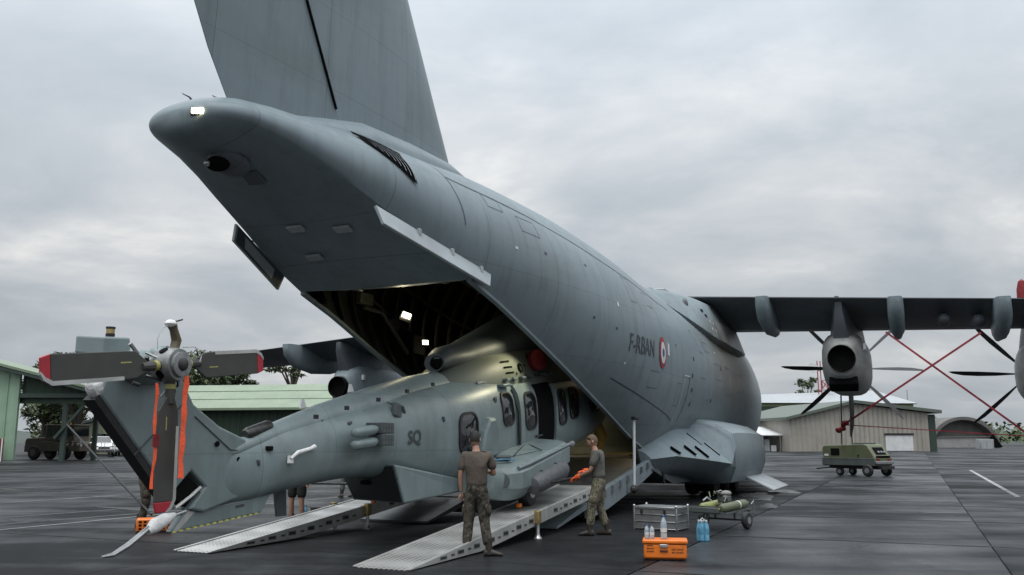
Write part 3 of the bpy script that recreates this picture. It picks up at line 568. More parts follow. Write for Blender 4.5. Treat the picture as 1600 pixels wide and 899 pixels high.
for s0_, s1_ in ((7.0, 8.3), (8.34, 9.9), (9.94, 11.6), (11.64, 12.9)): wf_panel('stained_panel', s0_, s1_, .45, .98, SOOTW)
wf_panel('fairing_seam', 3.2, 12.9, .985, 1.0, PRINT, .02)
for s_, t_ in ((6.3, .55), (6.3, .75), (6.75, .55), (6.75, .75)): wf_panel('access_plate', s_, s_+.10, t_, t_+.07, WHITE, .02)
for s_, t_ in ((6.0, .25), (6.15, .38)): wf_panel('vent_mark', s_, s_+.2, t_, t_+.08, HOLE, .02)
MB().ball((2.0, 4.9, 6.0), (.10, .2, .2), 12, 8).build('air_inlet', SKIN_W, wf)
MB().box((.75, 4.8, 6.52), (.42, .35, .16), rot=(.1, 0, 0)).build('roof_inlet', DKMET, wf, bevel=.02); MB().box((1.15, 5.2, 6.52), (.4, .6, .15)).build('roof_antenna', SKIN_A2, wf, bevel=.03)
def wing_z(v): return 6.58-.066*(v-3.0)
def wing_sec(v):
    t = (v-2)/(21.2-2); te, le = lerp(7.5, 8.1, t), lerp(12.4, 10.9, t); z0 = wing_z(v); k = lerp(1, .45, t); c = le-te
    prof = [(0, 0.0), (.2, .10), (.5, .22), (.75, .16), (.92, -.06), (1, -.36), (.95, -.62), (.8, -.84), (.55, -.86), (.3, -.55), (.12, -.22), (0, -.035)]
    return [Vector((v, te+a*c, z0+b*k)) for a, b in prof]
for sg in (1, -1):
    vs = [1.5, 3, 5, 8, 11, 14, 17, 20, 21.2]
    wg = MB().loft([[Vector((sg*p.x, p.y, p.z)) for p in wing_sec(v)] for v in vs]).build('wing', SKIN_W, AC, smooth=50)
    for v in (4.05, 8.2, 11.25, 15.6):
        z0 = wing_z(v); secs = []
        for s, w, zt, zb in ((7.15, .14, -.03, -.30), (7.3, .20, -.02, -.62), (7.8, .25, -.02, -.98), (9.0, .26, -.1, -1.18), (10.4, .2, 0, -1.1), (11.4, .06, -.3, -.9)):
            secs.append([Vector((sg*(v+w*a), s, z0+lerp(zb, zt, b))) for a, b in ((-1, 1), (-1, .45), (-.85, .2), (-.45, .04), (0, 0), (.45, .04), (.85, .2), (1, .45), (1, 1))])
        MB().loft(secs).build('flap_track_fairing', SKIN_A, wg, smooth=50)
    for v, s in ((9.6, 8.6), (10.6, 8.7)): MB().ball((sg*v, s, wing_z(v)-.62), (.22, .5, .22), 12, 8).build('underwing_bulge', SKIN_W, wg)
    MB().lathe([(.01, .12), (.07, .10), (.10, .05), (.11, -.05)], (sg*6.3, 9.5, wing_z(6.3)+.2), (0, 0, 1), 10).build('wing_top_beacon', DARK, wg)
    MB().lathe([(.01, .62), (.1, .55), (.16, .3), (.17, 0)], (sg*11.9, 8.6, wing_z(11.9)+.1), (0, 0, 1), 12).build('covered_probe', RED, wg)
    for v in (6.45, 12.6 if sg > 0 else 13.4):
        zc = wing_z(v)-2.02; vv = v; secs = []
        for s, w, h, dz in ((8.05, .40, .52, -.02), (8.35, .58, .8, 0), (8.9, .70, .98, 0), (10, .76, 1.06, 0.0), (12, .78, 1.06, .02), (13.3, .70, .92, .06), (14.1, .50, .62, .12)):
            ring = []
            for i in range(24):
                t = 2*math.pi*i/24; c_, s_ = math.cos(t), math.sin(t)
                ring.append(Vector((sg*vv+w*math.copysign(abs(c_)**.62, c_), s, zc+dz+h*math.copysign(abs(s_)**.72, s_))))
            secs.append(ring)
        nac = MB().loft(secs).build('engine_nacelle', SOOT if sg > 0 else SKIN_A, AC, smooth=45)
        MB().lathe([(.44, 0), (.44, -.26), (.41, -.26), (.39, -.06), (.01, -.03)], (sg*vv, 8.08, zc+.02), (0, 1, 0), 24).build('exhaust_pipe', HOLE, nac)
        MB().prism([(-.06, -1), (.06, -1), (.34, -.72), (-.34, -.72)], 1, 8.12, 8.4); 
        MB().loft([[Vector((sg*vv+a*w, s, z)) for a, z in ((-1, zt), (1, zt), (1.25, zb), (-1.25, zb))] for s, w, zt, zb in ((7.85, .10, wing_z(v)-.12, wing_z(v)-.5), (8.3, .20, wing_z(v)-.16, zc+.7), (9.4, .34, wing_z(v)-.3, zc+.8), (11.5, .5, wing_z(v)-.3, zc+.8), (13, .45, wing_z(v)-.6, zc+.7))]).build('engine_pylon', SKIN_W, nac)
        MB().box((sg*vv+.70, 8.75, zc+.45), (.1, .16, .22)).build('access_plate', WHITE, nac, bevel=.01)
        MB().box((sg*vv, 8.35, zc-.80), (.9, .5, .32), rot=(-.5, 0, 0)).build('cooling_outlet', HOLE, nac, bevel=.05)
        hub = Vector((sg*vv-.1, 14.45, zc+.16))
        MB().lathe([(.48, -.35), (.48, .1), (.40, .45), (.22, .78), (.02, .95)], hub, (0, 1, 0), 20).build('spinner', PROP, nac)
        for b_ in range(8):
            a = rad(45*b_+(2.5 if sg > 0 else 8)); R3 = Matrix.Rotation(a, 3, 'Y'); secs = []
            for r, ch, tw, sw in ((.3, .14, 80, 0), (.6, .22, 76, 0), (1.1, .32, 69, .01), (1.7, .34, 64, .01), (2.2, .28, 61, .0), (2.55, .16, 59, -.03), (2.68, .04, 58, -.05)):
                q = []
                for cx, cy in ((-.5, 0), (-.2, .07), (.2, .06), (.5, 0), (.2, -.02), (-.2, -.02)):
                    px, py = cx*ch, cy*ch; tt = rad(tw); q.append(hub+R3 @ Vector((r, px*math.sin(tt)*1+py*math.cos(tt), px*math.cos(tt)-py*math.sin(tt)+sw)))
                secs.append(q)
            MB().loft(secs).build('propeller_blade', PROP, nac)
# ramp of the aircraft
rz = lambda s: 1.24+.150*s
rp_ = MB(); rp_.loft([[Vector((x_, s, z)) for x_, z in ((-2.12, zt), (2.12, zt), (2.12, zb), (-2.12, zb))] for s, zt, zb in ((.25, 1.26, .98), (-1.5, rz(-1.5), rz(-1.5)-.36), (-4.2, rz(-4.2), rz(-4.2)-.40), (-5.3, rz(-5.3), rz(-5.3)-.34))])
ramp = rp_.build('cargo_ramp', DECK, AC, smooth=0)
for sg in (1, -1):
    MB().loft([[Vector((sg*x_, s, z)) for x_, z in ((2.123, zt), (2.26, zt), (2.26, zb), (2.123, zb))] for s, zt, zb in ((.2, 1.30, 1.0), (-1.5, rz(-1.5)+.05, rz(-1.5)-.38), (-4.2, rz(-4.2)+.05, rz(-4.2)-.42), (-5.4, rz(-5.4)+.04, rz(-5.4)-.36))]).build('ramp_side_beam', SKIN_A, ramp, smooth=0, bevel=.012)
    for k in range(9):
        s = -.4-k*.58; MB().prism([(-.11, 0), (.11, 0), (.05, .17), (-.05, .17)], 0, sg*2.262, sg*2.31); MB().add([(sg*2.262, s-.1, rz(s)-.12), (sg*2.32, s-.1, rz(s)-.12), (sg*2.32, s+.02, rz(s)-.12), (sg*2.262, s+.02, rz(s)-.12), (sg*2.27, s-.06, rz(s)+.03), (sg*2.31, s-.06, rz(s)+.03), (sg*2.31, s, rz(s)+.03), (sg*2.27, s, rz(s)+.03)], [(0,3,2,1),(4,5,6,7),(0,1,5,4),(1,2,6,5),(2,3,7,6),(3,0,4,7)]).build('tie_down_lug', SKIN_W, ramp, smooth=0)
    MB().loft([[Vector((sg*x_, s, z)) for x_, z in ((.6, zt), (2.2, zt), (2.2, zb), (.6, zb))] for s, zt, zb in ((-5.32, rz(-5.32)-.02, rz(-5.3)-.16), (-7.15, .06, .02))]).build('ramp_toe', SKIN_A if sg > 0 else DECK, ramp, smooth=0)  # port toe in dark deck colour, painting in the shadow under the helicopter
    MB().tube([(sg*2.42, -2.72, rz(-2.72)-.30), (sg*2.42, -2.66, 1.2), (sg*2.40, -2.55, 2.18)], .035, 10).build('ramp_strut', WHITE, AC)
    MB().ball((sg*2.42, -2.72, rz(-2.72)-.28), (.09, .15, .10), 7, 5).build('strut_foot_padding', DKMET, AC)
    MB().tube([(sg*2.0, -1.4, 1.75), (sg*2.05, -1.0, 1.1)], .07, 10).build('ramp_actuator', DKMET, AC)
MB().box((2.42, -2.52, 2.2), (.12, .3, .08)).build('strut_bracket', DARK, AC, bevel=.02)
MB().tube([(2.3, .3, .95), (2.34, .35, .55)], .04, 8).build('drain_mast', DARK, AC)
# work lamps hung in the bay
LAMPW = mat('lit_work_lamp', (1, .96, .85), .3, emit=(1, .93, .72), estr=9.0, var=0)
def worklamp(x_, s, z, e, rot, size=(.26, .06, .2), spread=150, aim=None):
    hd = MB().box((x_, s, z), (size[0]+.06, size[1]+.02, size[2]+.06), rot=rot).build('work_lamp', DARK, AC, bevel=.01)
    fr = Euler(rot).to_matrix(); nrm = fr @ Vector((0, -1, 0)); c = Vector((x_, s, z))+nrm*(size[1]/2+.02)
    for i in range(4):
        for j in range(3):
            off = fr @ Vector(((i-1.5)*size[0]/4, 0, (j-1)*size[2]/3)); MB().box(c+off, (size[0]/4*.82, .012, size[2]/3*.82), rot=rot).build('lamp_cell', LAMPW, hd, smooth=0)
    ld = bpy.data.lights.new('work_lamp_light', 'SPOT'); ld.energy = e; ld.color = (1.0, .93, .62); ld.spot_size = rad(spread); ld.spot_blend = .7; ld.shadow_soft_size = .12
    lo = bpy.data.objects.new('work_lamp_light', ld); COL.objects.link(lo); lo.parent = AC; lo.location = c+nrm*.08
    d = (Vector(aim)-lo.location) if aim else nrm; lo.rotation_euler = d.to_track_quat('-Z', 'Y').to_euler()
    return hd
worklamp(-.75, -7.9, 4.14, 14, (rad(-35), rad(20), rad(35)), (.18, .05, .14), aim=(.9, -7.6, 2.6))
worklamp(-1.5, -5.78, 3.84, 14, (rad(-25), 0, rad(40)), (.13, .05, .11), aim=(.9, -6.2, 2.8))
pl_ = bpy.data.lights.new('work_lamp_spill', 'POINT'); pl_.energy = 9; pl_.color = (1, .9, .55); pl_.shadow_soft_size = .08; po_ = bpy.data.objects.new('work_lamp_spill', pl_); COL.objects.link(po_); po_.parent = AC; po_.location = (-.68, -8.1, 4.12)
worklamp(2.02, -6.6, 3.75, 95, (rad(-30), 0, rad(-75)), (.18, .06, .15), aim=(1.2, -7.5, 2.75), spread=85)
hl = bpy.data.lights.new('hold_ceiling_light', 'AREA'); hl.energy = 38; hl.color = (1, .74, .36); hl.size = 1.2; ho = bpy.data.objects.new('hold_ceiling_light', hl); COL.objects.link(ho); ho.parent = AC; ho.location = (1.2, 4.5, 4.9)
MB().box((1.2, 4.5, 5.0), (1.2, .2, .08)).build('ceiling_lamp', LAMPW, AC, bevel=.01)
# hanging yellow strap bundle inside the hold
hb = MB()
hb.tube([(.95, -.95, 3.2), (1.0, -.95, 2.7), (.9, -1.0, 2.25), (1.05, -.95, 1.8), (.95, -.95, 1.35)], [.06, .19, .12, .17, .09], 9)
yl = hb.build('cargo_net_bundle', YEL, None, smooth=50); yl.location = (HX, HY, 0); yl.rotation_euler = (0, 0, -TH); tag(yl, 'yellow bundle of cargo netting hanging at the mouth of the hold', 'cargo net')
# ================================================================== helicopter (local x measured from its own centreline)
CV = 0.45
HC = thing('helicopter', 'grey-green military helicopter being loaded nose-first up the ramps into the aircraft', 'helicopter', tuple(A(CV, 0)), -TH)
HK = [(-14.6,.86,1.56,.07,2.2),(-14.0,.88,1.68,.17,2.2),(-13.4,.95,1.84,.29,2.2),(-12.4,1.06,2.06,.40,2.3),(-11.2,1.10,2.30,.56,2.4),(-10.2,.98,2.52,.76,2.6),(-9.4,.88,2.66,.91,2.8),(-8.5,.86,2.80,.97,3.0),(-6.8,1.0,3.02,.98,3.2),(-5,1.25,3.2,.98,3.2),(-3,1.5,3.36,.96,3.0),(-1.6,1.75,3.25,.85,2.6),(-.4,2.0,2.9,.55,2.2),(.15,2.2,2.65,.22,2.0)]
def hsec(s, n=40):
    zb, zt, w, ex = table(HK, s); zc, h = (zb+zt)/2, (zt-zb)/2; P = []
    for i in range(n):
        t = 2*math.pi*i/n; c_, s_ = math.cos(t), math.sin(t); P.append(Vector((w*math.copysign(abs(c_)**(2/ex), c_), s, zc+h*math.copysign(abs(s_)**(2/ex), s_))))
    return P
def hside(s, z):
    zb, zt, w, ex = table(HK, s); q = min(1, abs(z-(zb+zt)/2)/((zt-zb)/2)); return w*(1-q**ex)**(1/ex)
hst = [-14.6+.25*k for k in range(59)]+[.15]
hf = MB().loft([hsec(s) for s in hst]).build('fuselage', HELI, HC, smooth=40)
# dorsal shaft fairing
secs = []
for s, z, r in ((-14.3, 1.55, .10), (-13.6, 1.74, .16), (-12.4, 2.0, .24), (-11, 2.25, .32), (-9.8, 2.45, .38), (-8.95, 2.56, .41)):
    secs.append([Vector((r*1.05*math.cos(t), s, z-.05+r*math.sin(t))) for t in [2*math.pi*i/24 for i in range(24)]])
sf = MB().loft(secs).build('shaft_fairing', HELI, HC, smooth=40)
for s in (-12.9, -12.2, -11.4, -10.6, -9.8): MB().box((.34+.05*(s+13), s, hsec(s)[8].z+.06), (.04, .07, .06)).build('fairing_latch', DARK, sf)
MB().lathe([(.06, -.26), (.085, -.2), (.085, .2), (.06, .26)], (0.03, -13.75, 1.80), (0, 1, .26), 12).build('drive_shaft', DKMET, sf)
for s in (-12.75, -11.55): MB().prism([(s-.07, 2.12+.24*(s+12.75)), (s+.07, 2.14+.24*(s+12.75)), (s+.01, 2.25+.24*(s+12.75)), (s-.04, 2.25+.24*(s+12.75))], 0, -.012, .012).build('blade_antenna', WHITE, sf)
# tail fin
FIN = [(-16.42,2.14),(-16.35,2.36),(-15.75,2.52),(-15.25,2.42),(-15.02,2.10),(-14.55,1.84),(-14.05,1.68),(-13.85,1.0),(-14.75,.80),(-15.0,.85),(-14.75,1.1),(-15.0,1.30),(-15.3,1.03)]
def fin_half(p, x_):
    ss, zz = p; th = .11 if ss > -15.4 else .085
    return th
mb = MB(); n = len(FIN)
mb.add([(.10, a, b) for a, b in FIN]+[(-.10, a, b) for a, b in FIN], [tuple(range(n)), tuple(range(2*n-1, n-1, -1))]+[(i, i+n, (i+1) % n+n, (i+1) % n) for i in range(n)])
hfin = mb.build('tail_fin', HELI, HC, smooth=0, bevel=.03)
MB().beam((.0, -16.44, 2.12), (.0, -15.33, 1.01), .17, .09, up=(0, .7, .7)).build('fin_trailing_edge', DARK, hfin)
MB().prism([(-15.02, 1.25), (-14.80, 1.09), (-15.02, .88), (-15.25, 1.02)], 0, -.07, .06).build('open_compartment', HOLE, hfin, smooth=0)
MB().tube([(.08, -15.2, .88), (.09, -14.98, 1.0), (.09, -14.82, 1.1)], .022, 8).build('brace_tube', ALU, hfin)
for i, (s, z) in enumerate(((-15.42, 1.98), (-14.6, 1.62), (-14.2, 1.42))): MB().box((.104, s, z), (.02, .13 if i == 0 else .06, .13 if i == 0 else .06), rot=(.5, 0, 0)).build('port_cover', HELI_D, hfin); MB().lathe([(.001, 0), (.035, 0), (.035, .012)], (.113, s, z), (1, 0, 0), 12).build('port_hole', HOLE, hfin)
for p, q in (((-15.0, 1.95), (-14.35, 1.55)), ((-14.35, 1.55), (-13.9, 1.5)), ((-15.9, 1.5), (-15.2, 2.1))): MB().beam((.106, *p), (.106, *q), .01, .012).build('fin_seam', PRINT, hfin)
# ventral fin
V = [(-15.22,.60),(-13.62,.72),(-13.42,.97),(-14.82,.82),(-15.0,.84)]
vf = MB().prism(V, 0, -.05, .05).build('ventral_fin', HELI, HC, smooth=0, bevel=.02)
MB().add([(.053, -15.2, .61), (.053, -15.10, .615), (.053, -14.85, .815), (.053, -14.97, .83)], [(0,1,2,3)]).build('ventral_fin_edge', ALU, vf, smooth=0)
for k in range(14):
    t0, t1 = k/14, (k+.55)/14; MB().beam((.05, lerp(-15.2, -13.65, t0), lerp(.60, .718, t0)), (.05, lerp(-15.2, -13.65, t1), lerp(.60, .718, t1)), .012, .016).build('hazard_stripe', YSTRIPE, vf)
MB().box((.052, -14.05, .83), (.004, .16, .035), rot=(.09, 0, 0)).build('stencil_marking', PRINT, vf)
# tail bumper wrapped in cloth
bp_ = MB().tube([(.04, -14.95, .84), (.05, -15.25, .78), (.06, -15.5, .72), (.06, -15.85, .52), (.06, -16.05, .44), (.06, -16.2, .435)], [.022, .024, .03, .035, .028, .012], 10).build('tail_bumper', STEEL, HC)
MB().tube([(.05, -15.18, .80), (.055, -15.32, .76), (.06, -15.48, .70), (.06, -15.58, .645)], [.03, .075, .085, .045], 12).build('cloth_wrap', WRAP, bp_)
# stub stabiliser with beacon behind the fin top
sb = MB().loft([[Vector((x_, s, z)) for x_, s, z in ((xx, -16.35, 2.60+dz), (xx, -15.95, 2.60+dz), (xx, -15.99, 2.83+dz), (xx, -16.35, 2.80+dz))] for xx, dz in ((-.42, .02), (.02, -.02))]).build('stabiliser_stub', HELI, HC, smooth=0, bevel=.02)
MB().lathe([(.045, 0), (.05, .02), (.05, .035), (.043, .04), (.043, .09), (.052, .095), (.052, .115), (.01, .12)], (-.15, -16.12, 2.81), (0, 0, 1), 14).build('beacon', DARK, sb)
MB().lathe([(.045, .04), (.045, .09)], (-.15, -16.12, 2.81), (0, 0, 1), 14).build('beacon_glass', BRASS, sb)
gbx = MB().ball((.10, -15.85, 2.48), (.20, .42, .20), 18, 12).build('gearbox_fairing', HELI, HC)
MB().ball((.22, -15.72, 2.62), (.13, .15, .12), 14, 10).build('gearbox_cap', HELI, HC)
MB().ball((.02, -16.42, 2.22), (.09, .10, .14), 9, 7, Euler((.6, 0, 0)).to_matrix()).build('wrapped_light', WRAP, HC)
MB().tube([(0, -16.36, 2.32), (.02, -16.42, 2.42)], .04, 7).build('light_stalk', BRASS, HC)
# tail rotor
HUB = Vector((.80, -16.07, 2.47))
hubo = MB().lathe([(.06, -.45), (.09, -.4), (.09, -.22), (.17, -.2), (.185, -.14), (.185, .0), (.17, .06)], HUB, (1, 0, 0), 28).build('tail_rotor_hub', mat('hub_grey_metal', (.24, .25, .25), .45, .3, .25, 9, dirt=(.1, .1, .09), dirt_amt=.7, dirt_scale=6), HC)
MB().lathe([(.115, .06), (.135, .065), (.135, .10), (.115, .105)], HUB, (1, 0, 0), 24).build('hub_ring', mat('hub_grey_metal', (.33, .34, .34)), hubo)
MB().lathe([(.001, .05), (.07, .06), (.07, .115), (.05, .13), (.001, .132)], HUB, (1, 0, 0), 18).build('hub_cap', DKMET, hubo)
for k in range(6):
    a = 2*math.pi*k/6; MB().lathe([(.001, .066), (.026, .066), (.026, .104), (.001, .104)], HUB+Vector((0, .096*math.cos(a), .096*math.sin(a))), (1, 0, 0), 10).build('hub_opening', HOLE, hubo)
for k in range(4):
    a = rad(187+90*k); d = Vector((0, math.cos(a), math.sin(a))); MB().lathe([(.001, .165), (.05, .17), (.05, .192), (.001, .193)], HUB-Vector((.07, 0, 0)), (0, math.cos(a+.55), math.sin(a+.55)), 12).build('hub_window', HOLE, hubo)
for a_deg, rr in ((187, 1.62), (7, 1.50), (271.5, 1.56)):
    a = rad(a_deg); d = Vector((0, math.cos(a), math.sin(a))); t = Vector((0, -math.sin(a), math.cos(a)))   # t is counter-clockwise seen from the right side looking left
    lead = t   # leading edge side
    def pl(r, c, x_): return HUB+d*r+lead*c+Vector((x_, 0, 0))
    root = MB().tube([pl(.17, 0, -.06), pl(.30, 0, -.06), pl(.42, 0, -.055)], [.045, .055, .04], 10).build('blade_grip', BLADE, HC)
    MB().lathe([(.058, -.025), (.058, .025)], pl(.235, 0, -.06), d, 12).build('grip_band', PRINTG, root)
    out_ = [(.34, -.05, .05), (.50, -.165, .115), (.60, -.17, .12), (rr-.11, -.17, .12)]
    def slab(P, x0, x1):
        vs = [pl(r, c, x0) for r, c in P]+[pl(r, c, x1) for r, c in P]; n = len(P); return MB().add(vs, [tuple(range(n-1, -1, -1)), tuple(range(n, 2*n))]+[(i, (i+1) % n, n+(i+1) % n, n+i) for i in range(n)])
    poly = [(r, lo) for r, lo, hi in out_]+[(r, hi) for r, lo, hi in reversed(out_)]
    bl = slab(poly, -.07, -.045).build('tail_rotor_blade', BLADE, HC, smooth=0, bevel=.008)
    slab([(rr-.108, -.17), (rr, -.14), (rr, .02), (rr-.05, .09), (rr-.108, .12)], -.07, -.045).build('blade_tip', REDTIP, bl, smooth=0, bevel=.008)
    slab([(.66, .088), (.66, .127), (rr-.12, .127), (rr-.03, .075), (rr, .02), (rr, -.01), (rr-.05, .045), (rr-.13, .085)], -.073, -.041).build('leading_edge_strip', ALU, bl, smooth=0)
    slab([(.56, -.06), (.56, -.045), (.70, -.045), (.70, -.06)], -.0449, -.043).build('blade_marking', PRINTG, bl, smooth=0)
    MB().tube([pl(.26, .1, -.16), pl(.22, .13, -.08), pl(.1, .16, -.12)], .016, 6).build('pitch_link', DKMET, bl)
# bare grip pointing up (blade taken off)
ug = MB().tube([HUB+Vector((-.06, .02, .16)), HUB+Vector((-.06, .05, .27)), HUB+Vector((-.04, -.02, .38)), HUB+Vector((-.03, -.06, .43))], [.05, .055, .045, .055], 10).build('bare_blade_grip', mat('worn_olive_grip', (.13, .11, .07), .5, .2, .3, 12), HC)
MB().ball(HUB+Vector((-.03, -.08, .44)), (.06, .07, .045), 10, 6).build('grip_cap', WRAP, ug)
MB().tube([HUB+Vector((-.02, -.05, .46)), HUB+Vector((0, .06, .5))], .009, 6).build('grip_pin', DKMET, ug)
MB().tube([HUB+Vector((-.03, -.1, .42)), HUB+Vector((0, -.22, .38)), HUB+Vector((0, -.28, .25)), HUB+Vector((0, -.27, .14))], .006, 5).build('lock_wire', ALU, ug)
MB().tube([HUB+Vector((-.03, .12, .2)), HUB+Vector((0, .27, .22)), HUB+Vector((0, .38, .13)), HUB+Vector((0, .36, .06))], .006, 5).build('lock_wire', ALU, ug)
for k in range(14):
    p = HUB+Vector((random.uniform(-.32, -.1), random.uniform(-.28, .3), random.uniform(-.24, .26))); MB().tube([p, p+Vector((random.uniform(-.1, .1), random.uniform(-.12, .12), random.uniform(-.12, .12)))], random.uniform(.012, .028), 7).build('control_rod', random.choice([DKMET, DKMET, STEEL, DARK]), hubo)
# flank fittings
def hs(s, z, lift=.01): return Vector((hside(s, z)+lift, s, z))
text('code_lettering', 'SQ', .30, lambda x_, y_: hs(-10.68+x_, 1.71+y_+.1*x_, .012), PRINT, HC, sx=.82, bold=.008)
maws = MB().loft([[hs(s, z, -.05) if j == 0 else hs(s, z, h) for j in (0, 1)]+[hs(s, z-.02, h), hs(s, z-.1, -.05)] for s, z, h in ((-11.02, 2.28, .03), (-10.9, 2.22, .12), (-10.82, 2.13, .02))]).build('missile_sensor', HELI_D, HC, smooth=40)
MB().prism([(-11.12, 2.05), (-10.88, 1.98), (-10.93, 2.25), (-11.08, 2.28)], 0, hside(-11, 2.1)-.05, hside(-11, 2.1)+.05).build('missile_sensor_body', HELI_D, maws, smooth=0, bevel=.03)
for i in range(2):
    z = 1.63+i*.18-.02; x0 = hside(-11.9, 1.66)
    fb = MB().box((x0+.10, -11.58, z+.06), (.34, .34, .165)).build('flare_dispenser', HELI_D, HC, bevel=.008)
    MB().lathe([(.02, -.31), (.06, -.29), (.075, -.2), (.075, .2), (.06, .29), (.02, .31)], (x0+.15, -12.05, z+.01), (0, 1, .1), 14).build('dispenser_fairing', HELI, HC)
    for a in range(4):
        for b_ in range(2): MB().box((x0+.272, -11.70+a*.08, z+.02+b_*.075), (.006, .06, .05)).build('flare_cell', OLIVE2, fb)
gr = MB().tube([hs(-13.42, 1.42, .05), hs(-13.3, 1.50, .06), hs(-13.05, 1.55, .05), hs(-12.95, 1.58, .04)], [.02, .03, .026, .035], 8).build('wrapped_handle', WRAP, HC)
MB().box(hs(-13.4, 1.41, .03), (.05, .07, .1)).build('handle_bracket', WRAP, gr)
for s, z, w, h in ((-12.6, 1.95, .05, .02), (-9.95, 2.02, .05, .09), (-8.15, 2.42, .10, .10), (-13.9, 1.38, .04, .08), (-12.1, 1.92, .09, .04)):
    MB().box(hs(s, z, .0), (.05, w, h), rot=(.3, 0, 0)).build('step_cover', HELI_D, HC, bevel=.01)
MB().box((hside(-13.72, 1.5)+.0, -13.72, 1.56), (.06, .1, .06)).build('formation_light', HOLE, HC, bevel=.01)
def window(s0, s1, z0, z1, tilt, name='cabin_window', par=HC, lift=.0, frame=True):
    P = []
    cx, cz, hw, hh, r = (s0+s1)/2, (z0+z1)/2, (s1-s0)/2, (z1-z0)/2, .35*(s1-s0)
    for qx, qz, a0 in ((1, 1, 0), (-1, 1, 90), (-1, -1, 180), (1, -1, 270)):
        for k in range(5):
            a = rad(a0+90*k/4); P.append((cx+qx*(hw-r)+r*math.cos(a), cz+qz*(hh-r)+r*math.sin(a)))
    def sk(g, l): return [hs(cx+(a-cx)*g+tilt*(b-cz), cz+(b-cz)*g+.13*(a-cx), l+lift) for a, b in P]
    w_ = MB().loft([sk(1.0, -.02), sk(1.0, .012), sk(.96, .016), sk(.01, .016)], True, False, True).build(name, GLASS, par, smooth=50)
    if frame: MB().loft([sk(1.0, -.03), sk(1.0, .028), sk(1.13, .028), sk(1.13, -.03)], True, False, False).build('window_frame', DARK, w_, smooth=50)
    return w_
window(-9.52, -8.98, 1.48, 2.12, -.05)
window(-7.9, -7.45, 1.98, 2.56, -.08)
def hpanel(name, s0, s1, z0, z1, m, l0, l1, par=HC, tilt=-.06, g=8):
    def row(l): return [[hs(lerp(s0, s1, i/g)+tilt*(lerp(z0, z1, j/g)-(z0+z1)/2), lerp(z0, z1, j/g)+.13*(lerp(s0, s1, i/g)-(s0+s1)/2), l) for j in range(g+1)] for i in range(g+1)]
    a_ = row(l1); mb_ = MB(); mb_.loft(a_, closed=False); b2_ = row(l0); rim = lambda q: [q[0][j] for j in range(g+1)]+[q[i][g] for i in range(1, g+1)]+[q[g][j] for j in range(g-1, -1, -1)]+[q[i][0] for i in range(g-1, 0, -1)]
    mb_.loft([rim(b2_), rim(a_)], True, False, False); return mb_.build(name, m, par, smooth=40)
ddoor = MB(); P = []
for qx, qz, a0 in ((1, 1, 0), (-1, 1, 90), (-1, -1, 180), (1, -1, 270)):
    for k in range(4): a = rad(a0+30*k); P.append((-6.78+qx*.33+.12*math.cos(a), 2.15+qz*.55+.12*math.sin(a)))
dd_ = hpanel('sliding_door', -7.22, -6.36, 1.5, 2.80, HELI, -.03, .07)
window(-7.0, -6.48, 1.92, 2.60, -.08, 'door_window', dd_, .065)
# cabin opening and forward door
hpanel('cabin_opening', -6.42, -5.25, 1.5, 2.86, HOLE, -.02, .012)
fd = hpanel('forward_door', -5.3, -4.6, 1.6, 2.92, HELI, -.02, .06)
window(-5.15, -4.72, 2.05, 2.75, -.08, 'door_window', fd, .06)
window(-4.3, -3.75, 2.2, 2.85, -.08)
window(-2.9, -1.9, 2.4, 2.95, -.08, 'cockpit_window')
MB().tube([hs(-8.4, 2.72, .03), hs(-6.5, 2.95, .05), hs(-4.5, 3.1, .05)], .03, 6).build('door_rail', HELI, HC)
MB().tube([hs(-7.32, 2.66, .03), hs(-7.28, 2.2, .05), hs(-7.22, 1.6, .05)], .025, 6).build('door_track', DKMET, HC)
MB().tube([hs(-6.5, 1.75, .09), hs(-6.25, 1.78, .12)], .02, 6).build('door_handle', DKMET, dd_)
MB().box(hs(-7.6, 2.72, .06), (.16, .35, .06), rot=(.13, 0, 0)).build('rain_gutter', HELI, HC, bevel=.02)
# blister fairing above the gear sponson
MB().loft([[hs(-8.62+a*k_, 1.70+b*k_+.1*a, l) for a, b in ((-.32, -.36), (.36, -.34), (.30, .1), (.16, .36), (-.06, .36), (-.24, .15))] for k_, l in ((1.08, -.06), (1.0, .09), (.86, .13))]).build('blister_fairing', HELI, HC, smooth=30)
# belly wedge under the boom joint
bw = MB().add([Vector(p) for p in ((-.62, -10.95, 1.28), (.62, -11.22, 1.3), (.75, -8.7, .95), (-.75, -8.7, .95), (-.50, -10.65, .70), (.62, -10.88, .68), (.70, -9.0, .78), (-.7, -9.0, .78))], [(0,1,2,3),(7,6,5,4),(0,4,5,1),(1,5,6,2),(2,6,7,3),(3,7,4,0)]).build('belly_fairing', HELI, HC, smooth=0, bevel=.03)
MB().add([Vector(p)+Vector((0, -.012, -.006)) for p in ((-.58, -10.96, 1.25), (.59, -11.215, 1.27), (.59, -10.905, .71), (-.47, -10.67, .73))], [(0,1,2,3)]).build('dark_aft_panel', mat('near_black_panel', (.02, .024, .026), .5), bw, smooth=0); MB().box((-.05, -10.98, 1.0), (.16, .06, .05), rot=(-.4, 0, 0)).build('belly_drain', HOLE, bw)  # near-black sheet covering the aft face of the wedge
MB().prism([(-12.98, 1.0), (-12.72, 1.05), (-12.68, .60), (-12.9, .60)], 0, -.30, -.26).build('ventral_antenna', HELI_D, HC, smooth=0, bevel=.01)
